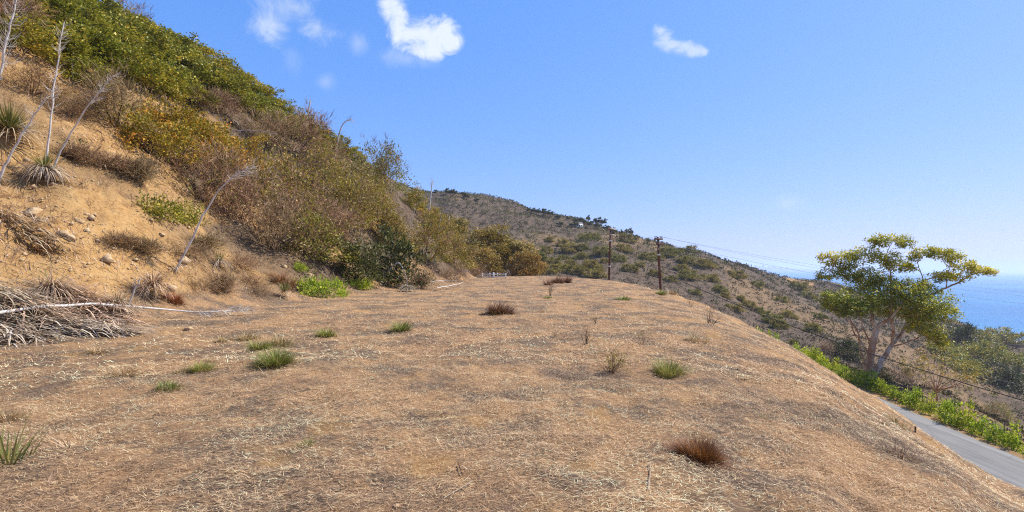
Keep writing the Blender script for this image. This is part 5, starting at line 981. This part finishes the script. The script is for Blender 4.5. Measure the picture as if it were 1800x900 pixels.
# ======================= hedge along the road =======================
rng_h = random.Random(8); k = 0; Y = 25.0
post_me = None
while Y < 68:
    x = road_x(Y) + 3.45 + rng_h.uniform(-0.2, 0.2); s = rng_h.uniform(0.7, 1.25)
    shrub('hedge_plant', 'hedge', x, Y, 1.0 * s, 1.2 * s * rng_h.uniform(0.7, 1.25), f'{nth(k)} bright green hedge plant along the road, counted from the near end', 'hedge plants along the road', 'hedge plant', 0.05)
    if k % 3 == 1 and Y < 50:
        sx = x + rng_h.uniform(-0.3, 0.3); sy = Y + 0.4; mb = MB(); tube(mb, np.array([[0, 0, -0.2], [0.02, 0, 0.9], [0.03, 0.02, 1.6]]), [0.018, 0.016, 0.015], 7); box(mb, (0.03, 0.02, 1.6), 0.04, 0.04, 0.02)
        o = mb.build('stake', M['twig_dark']); o.location = (sx, sy, gz(sx, sy)); tag(o, f'{nth(k // 3)} dark wooden stake in the hedge row, counted from the near end', 'stake', 'stakes in the hedge row')
    Y += rng_h.uniform(0.9, 1.35); k += 1
mb = MB(); x, y = 8.24, 10.45; tube(mb, np.array([[0, 0, -0.05], [0, 0, 0.08], [0.005, 0, 0.11]]), [0.016, 0.016, 0.013], 8); box(mb, (0.003, 0, 0.113), 0.036, 0.026, 0.012)
o = mb.build('marker_stub', M['twig_dark']); o.location = (x, y, gz(x, y)); tag(o, 'short dark marker stub at the slope edge above the road', 'marker')

# ======================= poles, wires, fence, house =======================
wood = rough_mat('creosote_wood', [(0.3, (0.045, 0.022, 0.013)), (0.55, (0.12, 0.055, 0.03)), (0.75, (0.19, 0.095, 0.055))], 5, 0.4, stretch=(1, 1, 0.15))
metal = rough_mat('galvanised_band', [(0.3, (0.45, 0.45, 0.44)), (0.7, (0.7, 0.69, 0.66))], 6, 0.1, 0.5)
ins_m = rough_mat('insulator_grey', [(0.3, (0.10, 0.09, 0.085)), (0.7, (0.2, 0.19, 0.18))], 6, 0.1, 0.4)
def pole(x, y, ztop, lean, arm_rz, label, arms, bands, arm_light):
    z0 = gz(x, y); H = ztop - z0; o = empty('utility_pole', (x, y, z0)); o.rotation_euler = (0, lean, 0)
    mb = MB(); tube(mb, np.array([[0, 0, -0.4], [0, 0, H * 0.5], [0, 0, H]]), [0.16, 0.14, 0.12], 12); p = mb.build('post', wood, o, smooth=False)
    ends = []
    for dz, L, off in arms:
        mb = MB(); box(mb, (math.sin(arm_rz) * 0.17 + off * math.cos(arm_rz), -math.cos(arm_rz) * 0.17 + off * math.sin(arm_rz), H - dz), L, 0.16, 0.18, arm_rz); a = mb.build('crossarm', arm_light, o)
        for s in (-0.92, -0.45, 0.45, 0.92):
            px_ = off * math.cos(arm_rz) + s * L / 2 * math.cos(arm_rz) + math.sin(arm_rz) * 0.17; py_ = off * math.sin(arm_rz) + s * L / 2 * math.sin(arm_rz) - math.cos(arm_rz) * 0.17
            b = MB(); zz = H - dz + 0.065; tube(b, np.array([[px_, py_, zz], [px_, py_, zz + 0.1], [px_, py_, zz + 0.12], [px_, py_, zz + 0.24]]), [0.03, 0.03, 0.075, 0.05], 8); b.build('insulator', ins_m, a); ends.append((px_, py_, zz + 0.2))
        for s in (-1, 1):
            b = MB(); tube(b, np.array([[off * math.cos(arm_rz) + s * L * 0.3 * math.cos(arm_rz), off * math.sin(arm_rz) + s * L * 0.3 * math.sin(arm_rz) - 0.1, H - dz - 0.05], [0, -0.1, H - dz - 0.6]]), 0.02, 5); b.build('brace', metal, a)
    for dz in bands:
        b = MB(); tube(b, np.array([[0, 0, H - dz - 0.09], [0, 0, H - dz + 0.09]]), 0.16, 12); b.build('band', metal, o)
    if 'first' in label:
        b = MB(); box(b, (0.0, -0.3, H - 7.4), 0.32, 0.22, 0.28); b.build('junction_box', metal, o)
    R_ = Matrix.Translation((x, y, z0)) @ Matrix.Rotation(lean, 4, 'Y'); tag(o, label, 'utility pole', 'utility poles'); return [tuple(R_ @ Vector(e)) for e in ends], R_, H
pale = rough_mat('weathered_arm', [(0.3, (0.20, 0.15, 0.11)), (0.7, (0.42, 0.35, 0.27))], 8, 0.2, stretch=(0.3, 1, 1))
x1, y1, z1 = (12.50, 66.00, 6.55); E1, R1, H1 = pole(x1 , y1, z1, math.radians(1.0), 1.0, 'dark brown utility pole, the first one, nearer the hill', ((0.18, 2.4, 0.0), (0.95, 1.9, 0.3)), (1.7, 5.0), pale)
x2, y2, z2 = (16.53, 56.00, 4.84); E2, R2, H2 = pole(x2, y2, z2, math.radians(-3.6), 0.95, 'dark leaning utility pole nearer the sea with two crossarms', ((0.2, 2.3, -0.25), (0.75, 2.0, 0.1)), (1.9,), wood)
wire_m = rough_mat('wire_black', [(0.3, (0.02, 0.02, 0.02)), (0.7, (0.035, 0.035, 0.035))], 5, 0, 0.5)
wire_g = rough_mat('wire_grey', [(0.3, (0.16, 0.16, 0.17)), (0.7, (0.22, 0.22, 0.23))], 5, 0, 0.5)
def wire(a, b, sag, r, label, mt, group='overhead wires'):
    a, b = np.array(a), np.array(b); t = np.linspace(0, 1, 40)[:, None]; p = a + (b - a) * t; p[:, 2] -= (4 * sag * t * (1 - t))[:, 0]
    mb = MB(); tube(mb, p, r, 5); o = mb.build('power_line', mt); tag(o, label, 'wire', group)
wire(E1[3], E2[2], 0.5, 0.008, 'thin wire between the two utility poles, upper', wire_g); wire(E1[7], E2[6], 0.6, 0.008, 'thin wire between the two utility poles, lower', wire_g)
wire(E2[2], (73.02, 62.00, -1.64), 0.9, 0.010, 'highest of the thin wires running from the leaning pole out over the sea', wire_g)
wire(E2[3], (71.84, 61.00, -1.99), 1.1, 0.010, 'middle one of the thin wires running from the leaning pole out over the sea', wire_g)
wire(E2[5], (70.66, 60.00, -2.93), 1.0, 0.012, 'lowest of the thin wires running from the leaning pole out over the sea', wire_g)
pm = R2 @ Vector((0, -0.2, H2 - 3.7))
wire(tuple(pm), (35.30, 30.00, -7.24), 0.9, 0.035, 'thick black cable sagging from the leaning pole past the eucalyptus', wire_m)
wire(tuple(R2 @ Vector((0.1, -0.2, H2 - 4.3))), (40.02, 34.00, -7.08), 1.0, 0.009, 'thin cable just above the thick black cable', wire_g)

white = rough_mat('white_rail_paint', [(0.3, (0.62, 0.60, 0.57)), (0.7, (0.8, 0.79, 0.76))], 6, 0.1, 0.6)
def fence():
    a = np.array((-3.56, 62.00, 1.01)); b = np.array((-0.68, 58.00, 0.32)); a[2] = gz(a[0], a[1]); b[2] = gz(b[0], b[1]); o = empty('rail_fence', tuple(a)); d = b - a
    for i in range(4):
        p = d * i / 3; g = gz(a[0] + p[0], a[1] + p[1]) - a[2]; mb = MB(); box(mb, (p[0], p[1], g + 0.27), 0.1, 0.1, 0.62); mb.build('post', white, o)
    for zr in (0.2, 0.48):
        mb = MB(); tube(mb, np.array([[0, -0.08, zr], [d[0], d[1] - 0.08, d[2] + zr]]), 0.055, 6); mb.build('rail', white, o)
    tag(o, 'white two-rail fence at the far end of the pad', 'fence')
    c = a + d * 0.5; mb = MB(); tube(mb, np.array([[0, 0, 0], [0, 0, 0.6], [0, 0, 0.66]]), [0.1, 0.1, 0.05], 8); m2 = mb.build('marker_post', white); m2.location = (c[0], c[1] - 0.6, gz(c[0], c[1] - 0.6)); tag(m2, 'short white marker post in front of the rail fence', 'post')
fence()
def house():
    x, y = 38.77, 299.75; o = empty('house', (x, y, gz(x, y) - 0.3), 0.2, 0.55); roofm = rough_mat('house_roof', [(0.3, (0.25, 0.22, 0.2)), (0.7, (0.36, 0.33, 0.3))], 3, 0.1); glass = rough_mat('house_window', [(0.3, (0.03, 0.035, 0.04)), (0.7, (0.06, 0.065, 0.07))], 3, 0, 0.2)
    mb = MB(); box(mb, (0, 0, 2.2), 8, 6, 4.4); mb.build('wall', white, o); r = MB(); r.add([(-4.4, -3.4, 4.4), (4.4, -3.4, 4.4), (4.4, 3.4, 4.4), (-4.4, 3.4, 4.4), (-4.4, 0, 5.9), (4.4, 0, 5.9)], [[0, 1, 5, 4], [2, 3, 4, 5], [3, 2, 1, 0]]); r.add([(-4.4, -3.4, 4.4), (-4.4, 3.4, 4.4), (-4.4, 0, 5.9), (4.4, -3.4, 4.4), (4.4, 3.4, 4.4), (4.4, 0, 5.9)], [[0, 2, 1], [3, 4, 5]]); r.build('roof', roofm, o)
    for wx in (-2.6, 0, 2.6):
        w = MB(); box(w, (wx, -3.02, 2.6), 1.5, 0.1, 1.5); w.build('window', glass, o)
    tag(o, 'small white house among the trees on the far ridge', 'house')
house()
